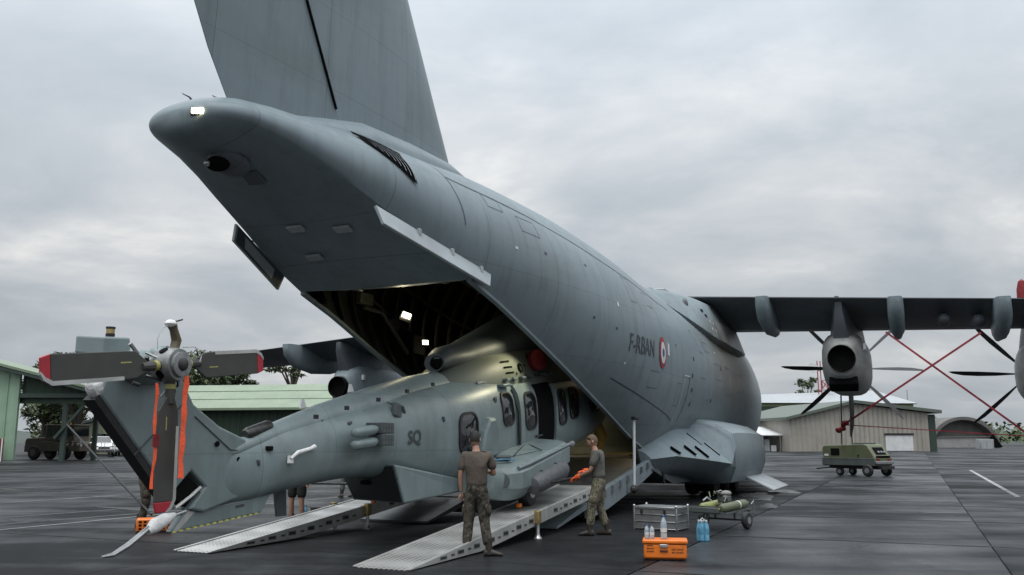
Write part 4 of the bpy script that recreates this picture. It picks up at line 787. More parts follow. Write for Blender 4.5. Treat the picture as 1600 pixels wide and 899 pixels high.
# side sponsons
for sg in (1, -1):
    rows = [(-9.22, 1.42, 1.14, .76, .8), (-9.16, 1.52, 1.20, .68, .8), (-9.0, 1.68, 1.22, .64, .85), (-8.85, 1.78, 1.24, .64, .88), (-8.5, 1.80, 1.30, .66, .9), (-7.4, 1.80, 1.50, .82, .9), (-6.55, 1.80, 1.66, 1.05, .9), (-6.2, 1.66, 1.66, 1.2, .9), (-5.9, 1.3, 1.6, 1.35, .9)]
    secs = []
    for s, xo, zt, zb, xi in rows: secs.append([Vector((sg*a, s, b)) for a, b in ((xi, zt+.05), (lerp(xi, xo, .7), zt+.02), (xo-.10, zt-.02), (xo, zt-.12), (xo, lerp(zb, zt, .35)), (lerp(xi, xo, .75), zb), (xi, zb))])
    so = MB().loft(secs).build('gear_sponson', HELI, HC, smooth=28)
    if sg > 0:
        MB().lathe([(.001, .03), (.13, .03), (.14, .0), (.14, -.08)], (1.50, -9.12, .98), (.45, -1, .05), 18).build('sponson_port_cover', HELI_D, so)
        for p, q in (((.95, -8.4, 1.412), (1.35, -8.3, 1.415)), ((1.35, -8.3, 1.415), (1.68, -7.7, 1.49)), ((1.68, -7.7, 1.49), (1.0, -6.9, 1.635)), ((1.35, -8.3, 1.415), (1.05, -7.0, 1.63))): MB().beam((p[0], p[1], 1.352+.172*(p[1]+8.5)), (q[0], q[1], 1.352+.172*(q[1]+8.5)), .014, .012).build('walkway_line', PRINT, so)
        MB().box((1.3, -8.62, 1.36), (.26, .16, .07), rot=(.16, 0, .3)).build('step_recess', HELI_D, so, bevel=.01)
        for k in range(6):
            x0 = 1.38+random.uniform(-.12, .12); MB().tube([(x0-.14, -8.95+random.uniform(-.05, .08), 1.27+random.uniform(0, .06)), (x0, -8.85, 1.34), (x0+.12, -8.74+random.uniform(-.05, .05), 1.33)], .014, 5).build('blue_lashing', mat('blue_rope', (.08, .2, .3), .8, var=.4, scale=40), so)
        MB().tube([(1.72, -8.9, 1.19), (1.775, -8.5, 1.27), (1.775, -6.5, 1.60)], .035, 8).build('edge_rail', HELI, so)
        MB().ball((1.76, -6.3, 1.60), (.06, .10, .07), 7, 5).build('end_lashing', BOXALU, so)
    MB().lathe([(.03, -.80), (.14, -.76), (.185, -.64), (.19, .0), (.185, .62), (.15, .76), (.03, .80)], (sg*1.80, -7.72, 1.0), (0, 1, .17), 18).build('emergency_float', mat('float_bag_grey', (.075, .08, .084), .55, 0, .3, 5, bump=.5, bscale=14), HC)
    for s in (-8.1, -7.4): MB().box((sg*1.72, s, 1.04+.17*(s+7.72)), (.26, .04, .32)).build('float_strap', DKMET, HC)
    wz = .095*(-8.05+13.05)+.30
    wl = MB().lathe([(.02, -.11), (.18, -.11), (.27, -.09), (.295, -.03), (.295, .03), (.27, .09), (.18, .11), (.02, .11)], (sg*1.52, -8.05, wz), (1, 0, 0), 20).build('main_wheel', DARK, HC)
    MB().lathe([(.02, -.115), (.14, -.118), (.14, .118), (.02, .115)], (sg*1.52, -8.05, wz), (1, 0, 0), 14).build('wheel_rim', STEEL, wl)
    MB().tube([(sg*1.40, -8.05, wz), (sg*1.36, -7.9, wz+.5)], .06, 10).build('gear_leg', STEEL, HC)
    MB().box((sg*1.52, -8.42, wz-.25), (.08, .10, .07), rot=(.1, 0, 0)).build('wheel_chock', ORANGE, HC, bevel=.01)
# engine cowlings
CK = [(-9.25, 2.62, .25), (-8.8, 2.92, .52), (-8, 3.25, .72), (-7, 3.5, .80), (-5.8, 3.70, .84), (-4.4, 3.82, .86), (-3, 3.7, .78), (-2, 3.5, .5)]
secs = []
for s in [-9.25+.25*k for k in range(30)]:
    zt, w = table(CK, s); zb = table(HK, s)[1]-.35; secs.append([Vector((w*math.copysign(abs(math.cos(t))**.7, math.cos(t)), s, zb+(zt-zb)*math.sin(t)**.75)) for t in [math.pi*i/20 for i in range(21)]])
cw = MB().loft(secs).build('engine_cowling', HELI_C, HC, smooth=40)
def cside(s, z):
    zt, w = table(CK, s); zb = table(HK, s)[1]-.35; q = min(1, max(0, (z-zb)/(zt-zb))); t = math.asin(q**(1/.75)); return w*math.cos(t)**.7
secs = []
for s, z, r in ((-8.95, 3.08, .17), (-8.7, 3.18, .22), (-8.1, 3.27, .27), (-7, 3.54, .39), (-5.6, 3.94, .5), (-4.4, 4.1, .52), (-3.4, 3.98, .48), (-2.6, 3.6, .2)): secs.append([Vector((.05+r*1.25*math.cos(t), s, z+r*math.sin(t))) for t in [2*math.pi*i/22 for i in range(22)]])
ul = MB().loft(secs).build('gearbox_cowling', HELI_D, HC, smooth=50)
MB().lathe([(.001, .012), (.105, .012), (.12, .035), (.12, -.03), (.16, -.06)], (.10, -8.955, 3.08), (0, -1, .25), 20).build('cooler_outlet', HOLE, ul)
for i in range(3): MB().beam((cside(-7.25, 3.2-.11*i)+.005, -7.36+.03*i, 3.2-.11*i), (cside(-7.0, 3.23-.11*i)+.005, -7.02+.03*i, 3.24-.11*i), .012, .035).build('cooling_slit', HOLE, cw)
for s, z, r in ((-6.65, 3.13, .10),): 
    MB().lathe([(r-.025, 0), (r-.025, .02), (r, .02), (r, 0)], (cside(s, z), s, z), (1, 0, .3), 18).build('filler_ring', HOLE, cw)
for s, z in ((-6.85, 3.0), (-6.42, 3.2), (-7.2, 2.85), (-6.1, 3.18)): MB().box((cside(s, z)+.003, s, z), (.02, .045, .045)).build('latch', DARK, cw)
ex = MB().lathe([(.2, -.3), (.21, 0), (.2, .2)], (.74, -5.95, 3.32), (.9, -.45, .12), 20).build('exhaust_pipe', DKMET, HC)
MB().lathe([(.20, .1), (.225, .12), (.225, .24), (.16, .28), (.001, .29)], (.74, -5.95, 3.32), (.9, -.45, .12), 20).build('exhaust_cover', RED, ex)
for k in range(7):
    s = -7.4+k*.35; MB().box((cside(s, 2.95)*.97+.08, s, 2.84+.13*(s+7.4)), (random.uniform(.05, .16), random.uniform(.1, .25), .05)).build('roof_fitting', random.choice([HELI, DKMET, HELI_D]), cw, bevel=.01)
MB().lathe([(.2, 0), (.16, .2), (.10, .3), (.10, .38)], (0, -5.0, 4.3), (0, 0, 1), 16).build('rotor_mast', DKMET, HC)
# remove-before-flight streamers
def ribbon(name, pts, w, label):
    secs = []
    for i, p in enumerate(pts): secs.append([Vector(p)+Vector((0, -w/2*(.85+.3*((i*7) % 5)/5), .004*i % .01)), Vector(p)+Vector((.012*math.sin(i*1.9), w/2, 0)), Vector(p)+Vector((.012*math.sin(i*1.9)-.004, w/2, 0)), Vector(p)+Vector((-.004, -w/2*(.85+.3*((i*7) % 5)/5), 0))])
    o = MB().loft(secs).build(name, ORIB, None, smooth=40); o.location = A(CV, 0); o.rotation_euler = (0, 0, -TH); return tag(o, label, 'streamer', 'orange warning streamers on the tail rotor')
r1 = ribbon('warning_streamer', [(.86, -15.965+.004*math.sin(i*1.3), 2.36-.1*i) for i in range(12)], .072, 'wide bright orange streamer hanging right of the downward rotor blade')
r2 = ribbon('warning_streamer', [(.78, -16.30+.004*i+.012*math.sin(i*1.1)-(.012*(i-9) if i > 9 else 0), 2.26-.1*i) for i in range(12)], .036, 'narrow orange streamer hanging left of the downward rotor blade')
MB().box((.79, -16.27, 1.66), (.02, .075, .13)).build('streamer_tag', RED, r2)
# tow rope from the tail away to the left
rope = MB().tube([Vector((-6.75, 17.25, .30)), Vector((-8.9, 19.8, 1.2)), Vector((-10.8, 22.0, 2.05))], .022, 6).build('tow_pole', DARK); 
# ================================================================== loading ramps on the ground
TREAD = mat('tread_plate', (.55, .55, .53), .42, .5, .15, 3.0, dirt=(.2, .2, .19), dirt_amt=.55, dirt_scale=1.3)
_t = TREAD.node_tree; _b = _t.nodes['Principled BSDF']; _co = N(_t, 'ShaderNodeTexCoord').outputs['Object']
_v = N(_t, 'ShaderNodeTexVoronoi'); _v.inputs['Scale'].default_value = 13; _v.inputs['Randomness'].default_value = 0.0; L(_t, _co, _v.inputs['Vector'])
_r = N(_t, 'ShaderNodeValToRGB'); _r.color_ramp.elements[0].position = .22; _r.color_ramp.elements[0].color = (.10, .10, .10, 1); _r.color_ramp.elements[1].position = .46; _r.color_ramp.elements[1].color = (1, 1, 1, 1)
L(_t, _v.outputs['Distance'], _r.inputs[0])
_src = _b.inputs['Base Color'].links[0].from_socket; _m = N(_t, 'ShaderNodeMixRGB', blend_type='MULTIPLY'); _m.inputs[0].default_value = .85; L(_t, _src, _m.inputs[1]); L(_t, _r.outputs[0], _m.inputs[2]); L(_t, _m.outputs[0], _b.inputs['Base Color'])
_bp = N(_t, 'ShaderNodeBump'); _bp.inputs['Strength'].default_value = .5; _bp.inputs['Distance'].default_value = .01; L(_t, _v.outputs['Distance'], _bp.inputs['Height']); L(_t, _bp.outputs[0], _b.inputs['Normal'])
def loading_ramp(v0, v1, s0, s1, slope, label):
    T = thing('loading_ramp', label, 'ramp', tuple(A((v0+v1)/2, s0)), -TH, 'metal loading ramps under the helicopter'); hw = (v1-v0)/2; ln = s1-s0
    segs = [(0, ln*.56), (ln*.565, ln)]
    for a, b in segs:
        za, zb = slope*a, slope*b
        MB().loft([[Vector((x_, y_, z)) for x_, z in ((-hw+.03, zt), (hw-.03, zt), (hw-.03, zl), (-hw+.03, zl))] for y_, zt, zl in ((a+.01, za+.012, max(.002, za-.06)), (b, zb+.012, zb-.10))]).build('tread_deck', TREAD, T, smooth=0)
    for sg in (1, -1):
        for a, b in segs:
            n = 6; secs = []
            for i in range(n+1):
                y_ = lerp(a, b, i/n); zt = slope*y_+.03; dp = min(.22, .02+.09*y_) if y_ < 3 else .22; zl = max(.004, zt-dp); secs.append([Vector((sg*x_, y_, z)) for x_, z in ((hw-.028, zt), (hw+.02, zt), (hw+.02, zl), (hw-.028, zl))])
            bm_ = MB().loft(secs).build('side_beam', ALU, T, smooth=0, bevel=.006)
            k = a+.9
            while k < b-.2:
                h = min(.10, .03+.03*k); z = slope*k+.03-min(.22, .02+.09*k)*.5
                MB().box((sg*(hw+.021), k, z), (.006, .20, h*.85)).build('slot_rim', BOXALU, bm_, smooth=0); MB().box((sg*(hw+.024), k, z), (.004, .17, h*.5)).build('hand_slot', DKMET, bm_, smooth=0); k += .52
                MB().box((sg*(hw+.022), k-.24, z+.01), (.004, .10, .03)).build('stencil_marking', PRINT, bm_, smooth=0)
    y_ = ln*.562; z = slope*y_
    for sg in (1, -1):
        MB().box((sg*(hw+.05), y_, z-.05), (.09, .14, .22)).build('joint_bracket', BRASS, T, bevel=.01)
        MB().lathe([(.075, 0), (.075, .02), (.045, .05), (.032, .09), (.032, max(.12, z-.14))], (sg*(hw+.05), y_, 0), (0, 0, 1), 12).build('jack_foot', STEEL, T)
    return T
loading_ramp(1.60, 2.44, -13.05, -5.5, .098, 'right-hand metal loading ramp beside the man in the brown shirt')
loading_ramp(-1.90, -1.22, -12.66, -5.2, .100, 'left-hand metal loading ramp under the tail boom, with bare legs behind it')

# ================================================================== cases, bottles, carts
def bottle(name, loc, h, r, tint, label, cat='bottle', group=None, cap=(.03, .1, .25), lab=True):
    T = thing(name, label, cat, loc, random.uniform(0, 6), group)
    pl = mat('clear_bottle_plastic_%s' % tint, {'clear': (.62, .72, .78), 'blue': (.20, .50, .72)}[tint], .12, 0, .12, 12, trans=.55, rvar=.05)
    MB().lathe([(r*.8, 0), (r, .012), (r, h*.22), (r*.93, h*.25), (r, h*.28), (r, h*.46), (r*.93, h*.49), (r, h*.52), (r*.98, h*.64), (r*.7, h*.78), (r*.36, h*.88), (r*.34, h*.93)], (0, 0, 0), (0, 0, 1), 16).build('bottle_body', pl, T)
    MB().lathe([(r*.42, h*.93), (r*.42, h*.995), (r*.3, h)], (0, 0, 0), (0, 0, 1), 12).build('cap', mat('bottle_cap_blue', cap, .4), T)
    if lab: MB().lathe([(r*1.012, h*.3), (r*1.012, h*.45)], (0, 0, 0), (0, 0, 1), 16).build('paper_label', WHITE, T)
    return T
# orange case
oc = thing('equipment_case', 'bright orange plastic case with bottles standing on its lid', 'case', (2.18, 13.2, 0), rad(-9))
MB().box((0, 0, .125), (.60, .34, .20)).build('case_body', ORANGE, oc, bevel=.025, seg=3)
MB().box((0, 0, .255), (.63, .37, .055)).build('lid', ORANGE, oc, bevel=.018, seg=3)
MB().box((0, -.006, .02), (.52, .28, .03)).build('base_runner', ORD, oc, bevel=.01)
lt = MB().box((-.02, -.176, .20), (.11, .022, .045)).build('latch', STEEL, oc, bevel=.006); MB().box((-.02, -.178, .135), (.11, .016, .028)).build('handle', ORD, oc, bevel=.005)
for k, (w, z) in enumerate(((.085, .205), (.10, .165), (.105, .125))):
    for j in range(5): MB().box((-.27+.022+j*w/5, -.1725, z), (w/5*.72, .003, .018 if (j+k) % 3 else .012)).build('printed_line', ORD, oc, smooth=0)
for k, z in enumerate((.155, .115)):
    for j in range(6): MB().box((.10+j*.026+(.01 if j > 1 else 0), -.1725, z), (.018, .003, .02 if (j+k) % 2 else .014)).build('printed_line', ORD, oc, smooth=0)
for i in range(3):
    for j in range(2): MB().box((.303, -.08+.08*i, .12+.07*j), (.006, .055, .012), rot=(.4*(i-1), 0, 0)).build('side_rib', ORD, oc, smooth=0)
bottle('water_bottle', (1.92, 13.17, .283), .20, .034, 'clear', 'left one of the two short water bottles on the orange case', group='bottles on the orange case')
bottle('water_bottle', (1.99, 13.15, .283), .20, .034, 'clear', 'right one of the two short water bottles on the orange case', group='bottles on the orange case')
bottle('water_bottle', (2.16, 13.16, .283), .33, .045, 'clear', 'tall clear water bottle standing in the middle of the orange case', group='bottles on the orange case')
wp = thing('bottle_pack', 'pack of large blue water bottles standing on the tarmac beside the trolley', 'bottle pack', (3.22, 15.6, 0), .3)
bl_m = mat('clear_bottle_plastic_blue', (.22, .55, .74), .12, 0, .3, 14, trans=.6, rvar=.05)
for i in range(2):
    for j in range(2):
        h, r = .335, .045; b = MB().lathe([(r*.8, 0), (r, .012), (r, h*.3), (r*.92, h*.33), (r, h*.36), (r, h*.62), (r*.7, h*.8), (r*.36, h*.9), (r*.34, h*.98), (.005, h)], ((i-.5)*.092, (j-.5)*.092, 0), (0, 0, 1), 14).build('bottle', bl_m, wp)
        MB().lathe([(r*.42, h*.94), (r*.42, h*1.01), (r*.3, h*1.015)], ((i-.5)*.092, (j-.5)*.092, 0), (0, 0, 1), 10).build('cap', WHITE, b)
MB().tube([(-.05, 0, .33), (0, 0, .375), (.05, 0, .33)], .008, 6).build('carry_handle', WHITE, wp)
# aluminium box
ab = thing('aluminium_case', 'ribbed grey aluminium transport box behind the orange case', 'case', (2.85, 17.62, 0), rad(-33))
Lx, Ly, Lz = .86, .56, .44
MB().box((0, 0, Lz*.45), (Lx, Ly, Lz*.86)).build('case_body', BOXALU, ab, bevel=.01)
lid = MB().box((0, 0, Lz*.93), (Lx+.02, Ly+.02, Lz*.12)).build('lid', BOXALU, ab, bevel=.012)
for sx in (-1, 1):
    for sy in (-1, 1): MB().box((sx*Lx/2, sy*Ly/2, Lz*.5), (.035, .035, Lz)).build('corner_post', STEEL, ab, bevel=.008); MB().ball((sx*(Lx/2), sy*(Ly/2), Lz), .03, 8, 6).build('stacking_corner', STEEL, ab)
for z in (.03, .16, .29):
    MB().box((0, -Ly/2-.006, z), (Lx, .014, .016)).build('rib', STEEL, ab, bevel=.004); MB().box((Lx/2+.006, 0, z), (.014, Ly, .016)).build('rib', STEEL, ab, bevel=.004)
for x_ in (-.27, .2): MB().box((x_, -Ly/2-.02, .345), (.045, .02, .09)).build('clasp', DKMET, ab, bevel=.006)
MB().tube([(Lx/2+.02, -.07, .34), (Lx/2+.05, -.05, .29), (Lx/2+.05, .05, .29), (Lx/2+.02, .07, .34)], .012, 8).build('handle', DARK, ab)
# two-cylinder gas trolley
gt = thing('gas_trolley', 'two-wheeled green gas cylinder trolley with hoses', 'trolley', (4.12, 17.9, 0), rad(-42)); gt.scale = (.70, .70, .70)
cyl = [(.02, -.74), (.09, -.72), (.125, -.62), (.125, .55), (.10, .68), (.045, .74), (.045, .82), (.02, .83)]
MB().lathe(cyl, (.30, 0, .60), (0, 1, .06), 18).build('gas_cylinder', OLIVE, gt); MB().lathe(cyl, (-.30, 0, .60), (0, 1, .06), 18).build('gas_cylinder', mat('yellow_green_cylinder', (.22, .24, .08), .45, dirt=(.1, .1, .05), dirt_amt=.5), gt)
for x_ in (.30, -.30):
    MB().lathe([(.127, -.02), (.127, .03)], (x_, .2, .612), (0, 1, .06), 18).build('white_band', WHITE, gt); MB().ball((x_, -.86, .55), .05, 8, 6).build('valve', BRASS, gt)
for x_ in (-.46, -.12, .12, .46): MB().beam((x_, -.85, .44), (x_, .72, .50), .04).build('frame_rail', OLIVE2, gt)
for y_ in (-.8, -.15, .6): MB().beam((-.48, y_, .45), (.48, y_, .45), .05).build('cross_member', OLIVE2, gt)
MB().box((-.1, -.95, .53), (.9, .10, .14)).build('control_panel', OLIVE2, gt, bevel=.015)
MB().beam((-.48, -.95, .62), (.40, -.95, .62), .03).build('push_handle', OLIVE2, gt); 
rg = MB().box((0, .05, .78), (.28, .34, .2)).build('regulator_block', OLIVE2, gt, bevel=.04); MB().ball((.02, .12, .93), (.14, .18, .08), 10, 6).build('folded_hose', mat('grey_hose', (.2, .2, .18), .7), gt)
MB().lathe([(.02, -.12), (.05, -.1), (.05, .1), (.02, .12)], (-.05, -.15, .93), (.7, .6, -.4), 10).build('valve_head', DKMET, gt)
for k in range(10):
    p = Vector((random.uniform(-.25, .25), random.uniform(-.6, .35), random.uniform(.62, .9))); q = p+Vector((random.uniform(-.25, .25), random.uniform(-.3, .3), random.uniform(-.1, .12))); MB().tube([p, (p+q)/2+Vector((0, 0, .09)), q], random.uniform(.012, .025), 6).build('pipe', random.choice([OLIVE2, DKMET, STEEL, OLIVE]), gt)
for x_ in (-.66, .66):
    w_ = MB().lathe([(.02, -.07), (.12, -.075), (.2, -.065), (.235, -.03), (.235, .03), (.2, .065), (.12, .075), (.02, .07)], (x_, .05, .235), (1, 0, 0), 18).build('wheel', DARK, gt); MB().lathe([(.01, -.08), (.10, -.08), (.10, .08), (.01, .08)], (x_, .05, .235), (1, 0, 0), 12).build('wheel_rim', STEEL, w_)
MB().beam((-.62, .05, .235), (.62, .05, .235), .05).build('axle', DKMET, gt)
for x_ in (-.3, .3): MB().beam((x_, .05, .24), (x_, .05, .46), .05).build('axle_bracket', OLIVE2, gt)
MB().tube([(-.1, -.75, .44), (-.1, -.78, .1), (-.1, -.78, 0)], .03, 8).build('support_leg', DKMET, gt); MB().tube([(.46, .72, .62), (.46, .85, .72), (.46, .86, .45)], .018, 6).build('valve_guard', STEEL, gt)
# orange crate and dark case behind the helicopter
o2 = thing('orange_crate', 'orange ventilated crate on the tarmac behind the helicopter tail', 'crate', (-6.62, 17.1, 0), .35)
MB().box((0, 0, .14), (.62, .42, .22)).build('crate_body', ORANGE, o2, bevel=.02); MB().box((0, 0, .015), (.58, .38, .03)).build('crate_base', DARK, o2)
for i in range(7):
    for j in range(3): MB().box((-.24+.08*i, -.212, .08+.06*j), (.05, .006, .035)).build('vent_hole', HOLE, o2, smooth=0)
dc = thing('black_case', 'low black case lying on the ground beyond the left ramp', 'case', (-4.05, 20.6, 0), .1); MB().box((0, 0, .10), (.85, .5, .2)).build('case_body', DARK, dc, bevel=.02); MB().box((0, 0, .21), (.86, .51, .02)).build('lid', DARK, dc, bevel=.008)
bottle('water_bottle', (-4.35, 19.4, 0), .33, .045, 'blue', 'blue water bottle standing beside the black case', lab=False)
rope2 = MB().tube([(-6.0, 24.6, .55), (-4.4, 24.8, .52), (-2.9, 24.3, .42)], .035, 6).build('tow_bar', DARK); tag(rope2, 'thin black bar carried beyond the tail boom', 'bar')
tag(rope, 'black pole slanting up leftward from behind the tail rotor', 'pole')
# ground power unit
gp = thing('ground_power_unit', 'olive green wheeled ground power unit parked under the wing engine', 'generator cart', (16.9, 44.4, 0), rad(-56))
bd = MB(); bd.prism([(-1.55, .52), (1.30, .52), (1.32, .86), (.92, 1.48), (.75, 1.52), (-1.5, 1.46), (-1.6, 1.30)], 1, -.68, .68); bdy = bd.build('body', OLIVE, gp, smooth=0, bevel=.035)
MB().prism([(-1.62, .50), (1.30, .50), (1.30, .84), (-1.62, .84)], 1, -.715, .715).build('lower_body', OLIVE2, gp, smooth=0, bevel=.03)
for sy in (-1, 1): MB().beam((-1.62, sy*.725, .86), (1.3, sy*.725, .86), .02, .025).build('body_trim', BOXALU, gp); MB().box((-.85, sy*.685, 1.15), (.5, .02, .34)).build('side_grille', HOLE, gp, bevel=.01); MB().box((-1.35, sy*.69, 1.0), (.24, .006, .10)).build('stencil_marking', WHITE, gp, smooth=0); MB().lathe([(.03, -.02), (.05, 0), (.03, .02)], (.45, sy*.70, .98), (0, 1, 0), 10).build('socket', HOLE, gp)
cp_ = MB().box((1.11, 0, 1.2), (.03, .80, .40), rot=(0, rad(-57+90-90+25), 0)).build('control_panel', HOLE, gp, bevel=.01)
for i in range(3):
    for j in range(2): MB().box((1.145+.0*i-.1*j, -.10+.22*i, 1.16+.14*j), (.03, .14, .09), rot=(0, rad(-32), 0)).build('gauge', BOXALU, cp_, bevel=.005)
MB().box((1.315, 0, .93), (.02, 1.1, .10)).build('rear_grille', HOLE, gp); MB().box((1.36, 0, .66), (.10, 1.35, .14)).build('bumper', BOXALU, gp, bevel=.02)
for sy in (-1, 1): MB().box((1.34, sy*.42, .78), (.05, .16, .12)).build('rear_lamp', RED, gp, bevel=.01)
MB().box((.35, 0, 1.55), (.75, .7, .08)).build('roof_vent', OLIVE2, gp, bevel=.015); MB().box((-1.68, 0, .72), (.12, .9, .5)).build('cable_reel', ORANGE, gp, bevel=.04)
for x_, y_, r in ((.95, -.74, .29), (.95, .74, .29), (-.75, -.5, .22), (-.75, .5, .22)):
    w_ = MB().lathe([(.02, -.08), (r*.55, -.085), (r*.85, -.075), (r, -.03), (r, .03), (r*.85, .075), (r*.55, .085), (.02, .08)], (x_, y_, r), (0, 1, 0), 16).build('wheel', DARK, gp); MB().lathe([(.01, -.09), (r*.45, -.09), (r*.45, .09), (.01, .09)], (x_, y_, r), (0, 1, 0), 10).build('wheel_rim', BOXALU, w_)
MB().box((.1, 0, .42), (2.9, 1.0, .14)).build('chassis', DARK, gp); MB().tube([(-1.6, 0, .4), (-2.5, 0, .3)], .04, 8).build('tow_bar', DKMET, gp)
# propeller tie-down straps
def onS(x, y, s):
    sp_, cp2 = math.sin(PITCH), math.cos(PITCH); r = Vector(((x-800)/1400, cp2-(449.5-y)/1400*sp_, sp_+(449.5-y)/1400*cp2)); C0 = Vector((0, 0, 1.65)); n_ = Vector((UX, UY, 0)); t = ((Vector((HX, HY, 0))-C0).dot(n_)+s)/r.dot(n_); return C0+r*t
STRAP = mat('red_tie_strap', (.26, .025, .04), .75, 0, .5, 3.0)
def strap(a, b, label, r=.038):
    o = MB().beam(a, b, .02, r*2).build('tie_strap', STRAP, smooth=0); return tag(o, label, 'strap', 'red propeller tie-down straps')
Pi = onS(1384, 519, 14.3); Po = onS(1533, 520, 13.9); Pg = onS(1318, 664, 14.5); Pr = onS(1640, 703, 14.1)
strap(Pi, Pr, 'long red strap slanting down right between the two propellers'); strap(Po, Pg, 'long red strap slanting down left to the red cover bundle'); strap(Pg, onS(1640, 684, 14.4), 'thin near-level red strap crossing in front of the tan hangar', .018)
cb = thing('cover_bundle', 'crumpled dark red engine cover bundle hanging on a line below the engine', 'cover', tuple(Pg)); 
for i, (dx_, dz_, w, h) in enumerate(((0, .02, .11, .15), (-.2, -.22, .14, .10), (.14, .08, .11, .09), (-.05, -.16, .09, .17))): MB().ball((dx_, .02*i, dz_), (w, .1, h), 9, 6, Euler((.3, .5*i, .2)).to_matrix()).build('folded_cover', RED, cb)
for (x0, y0), (x1, y1), lab in (((1314, 616), (1316, 738), 'grey rope hanging from the engine through the red bundle'), ((1327, 616), (1334, 738), 'dark rope hanging just right of the red bundle')):
    a = onS(x0, y0, 12.8); b = onS(x1, y1-6, 33.0); b.z = 0.0
    tag(MB().tube([a, b], .03, 6).build('engine_rope', DKMET), lab, 'rope')
# ================================================================== people
SKINM = mat('skin', (.34, .19, .13), .55, 0, .12, 20); HAIRM = mat('dark_hair', (.012, .010, .009), .7, 0, .3, 60, bump=.5, bscale=120); HAIRB = mat('brown_hair', (.10, .065, .035), .7, 0, .3, 60, bump=.5, bscale=120)
BOOT = mat('boot_leather', (.035, .028, .022), .55, 0, .25, 12)
def skin_geo(vs, rs, es, root=0, sub=2):
    me = bpy.data.meshes.new('sk'); me.from_pydata([tuple(v) for v in vs], es, []); o = bpy.data.objects.new('sk', me); COL.objects.link(o)
    o.modifiers.new('s', 'SKIN'); lay = me.skin_vertices[0] if len(me.skin_vertices) else None
    for i, r in enumerate(rs):
        d = lay.data[i]; d.radius = r if isinstance(r, (tuple, list)) else (r, r); d.use_root = (i == root)
    m = o.modifiers.new('u', 'SUBSURF'); m.levels = sub; m.render_levels = sub
    dg = bpy.context.evaluated_depsgraph_get(); dg.update(); ev = bpy.data.meshes.new_from_object(o.evaluated_get(dg))
    V = [v.co.copy() for v in ev.vertices]; Fc = [tuple(p.vertices) for p in ev.polygons]
    bpy.data.objects.remove(o); bpy.data.meshes.remove(me); bpy.data.meshes.remove(ev); return V, Fc
def head_geo(c, rz_, tilt=0.0):
    M = Matrix.Translation(c) @ Matrix.Rotation(rz_, 4, 'Z') @ Matrix.Rotation(tilt, 4, 'X'); mb = MB(); nu, nv = 20, 16; secs = []
    for j in range(nv+1):
        t = min(max(math.pi*j/nv, .03), math.pi-.03); ring = []
        for k in range(nu):
            a = 2*math.pi*k/nu; x_, y_, z = math.sin(t)*math.cos(a), math.sin(t)*math.sin(a), -math.cos(t)
            w = 1.0-.22*max(0, -z)**1.2; p = Vector((.075*x_*w, .098*y_*(1-.12*max(0, -z)), .118*z))
            f = max(0, y_)
            if f > .8 and abs(x_) < .25: p.y += .022*math.exp(-((z+.12)/.14)**2)*max(0, 1-abs(x_)/.25)       # nose
            if f > .6: p.y += .008*math.exp(-((z+.82)/.16)**2)-.010*math.exp(-((z-.12)/.10)**2)              # chin and eye sockets
            ring.append(M @ p)
        secs.append(ring)
    mb.loft(secs)
    for sx in (-1, 1): mb.ball(M @ Vector((sx*.077, -.008, -.005)), (.012, .022, .034), 8, 6, M.to_3x3())
    return mb.v, mb.f, M
def hand_geo(w, d, n, side, curl=.5, s=1.0):
    """wrist, finger direction, palm normal; five separate finger chains"""
    d = Vector(d).normalized(); n = Vector(n); n = (n-d*n.dot(d)).normalized(); b = d.cross(n)*side; vs, rs, es = [Vector(w), Vector(w)+d*.045, Vector(w)+d*.085], [(.024, .017), (.036, .015), (.037, .014)], [(0, 1), (1, 2)]
    V, Fc = skin_geo(vs, rs, es, 0, 1); out = [(V, Fc)]
    for off, ln in ((-.030, .062), (-.010, .075), (.010, .080), (.030, .070)):
        p = Vector(w)+d*.085+b*off; q = []
        dd = d.copy(); q.append(p-d*.015)
        for k in range(3):
            q.append(p); dd = (dd+n*curl*(.55+.25*k)).normalized(); p = p+dd*ln*(.45, .32, .25)[k]
        q.append(p); out.append(skin_geo(q, [.0095, .0095, .009, .0085, .007], [(i, i+1) for i in range(4)], 0, 1))
    p = Vector(w)+d*.025-b*.03; q = [p, p-b*.022+d*.02+n*.01, p-b*.034+d*.045+n*.022*(1+curl), p-b*.032+d*.068+n*.035*(1+curl)]; out.append(skin_geo(q, [.013, .0115, .010, .008], [(0, 1), (1, 2), (2, 3)], 0, 1)); return out
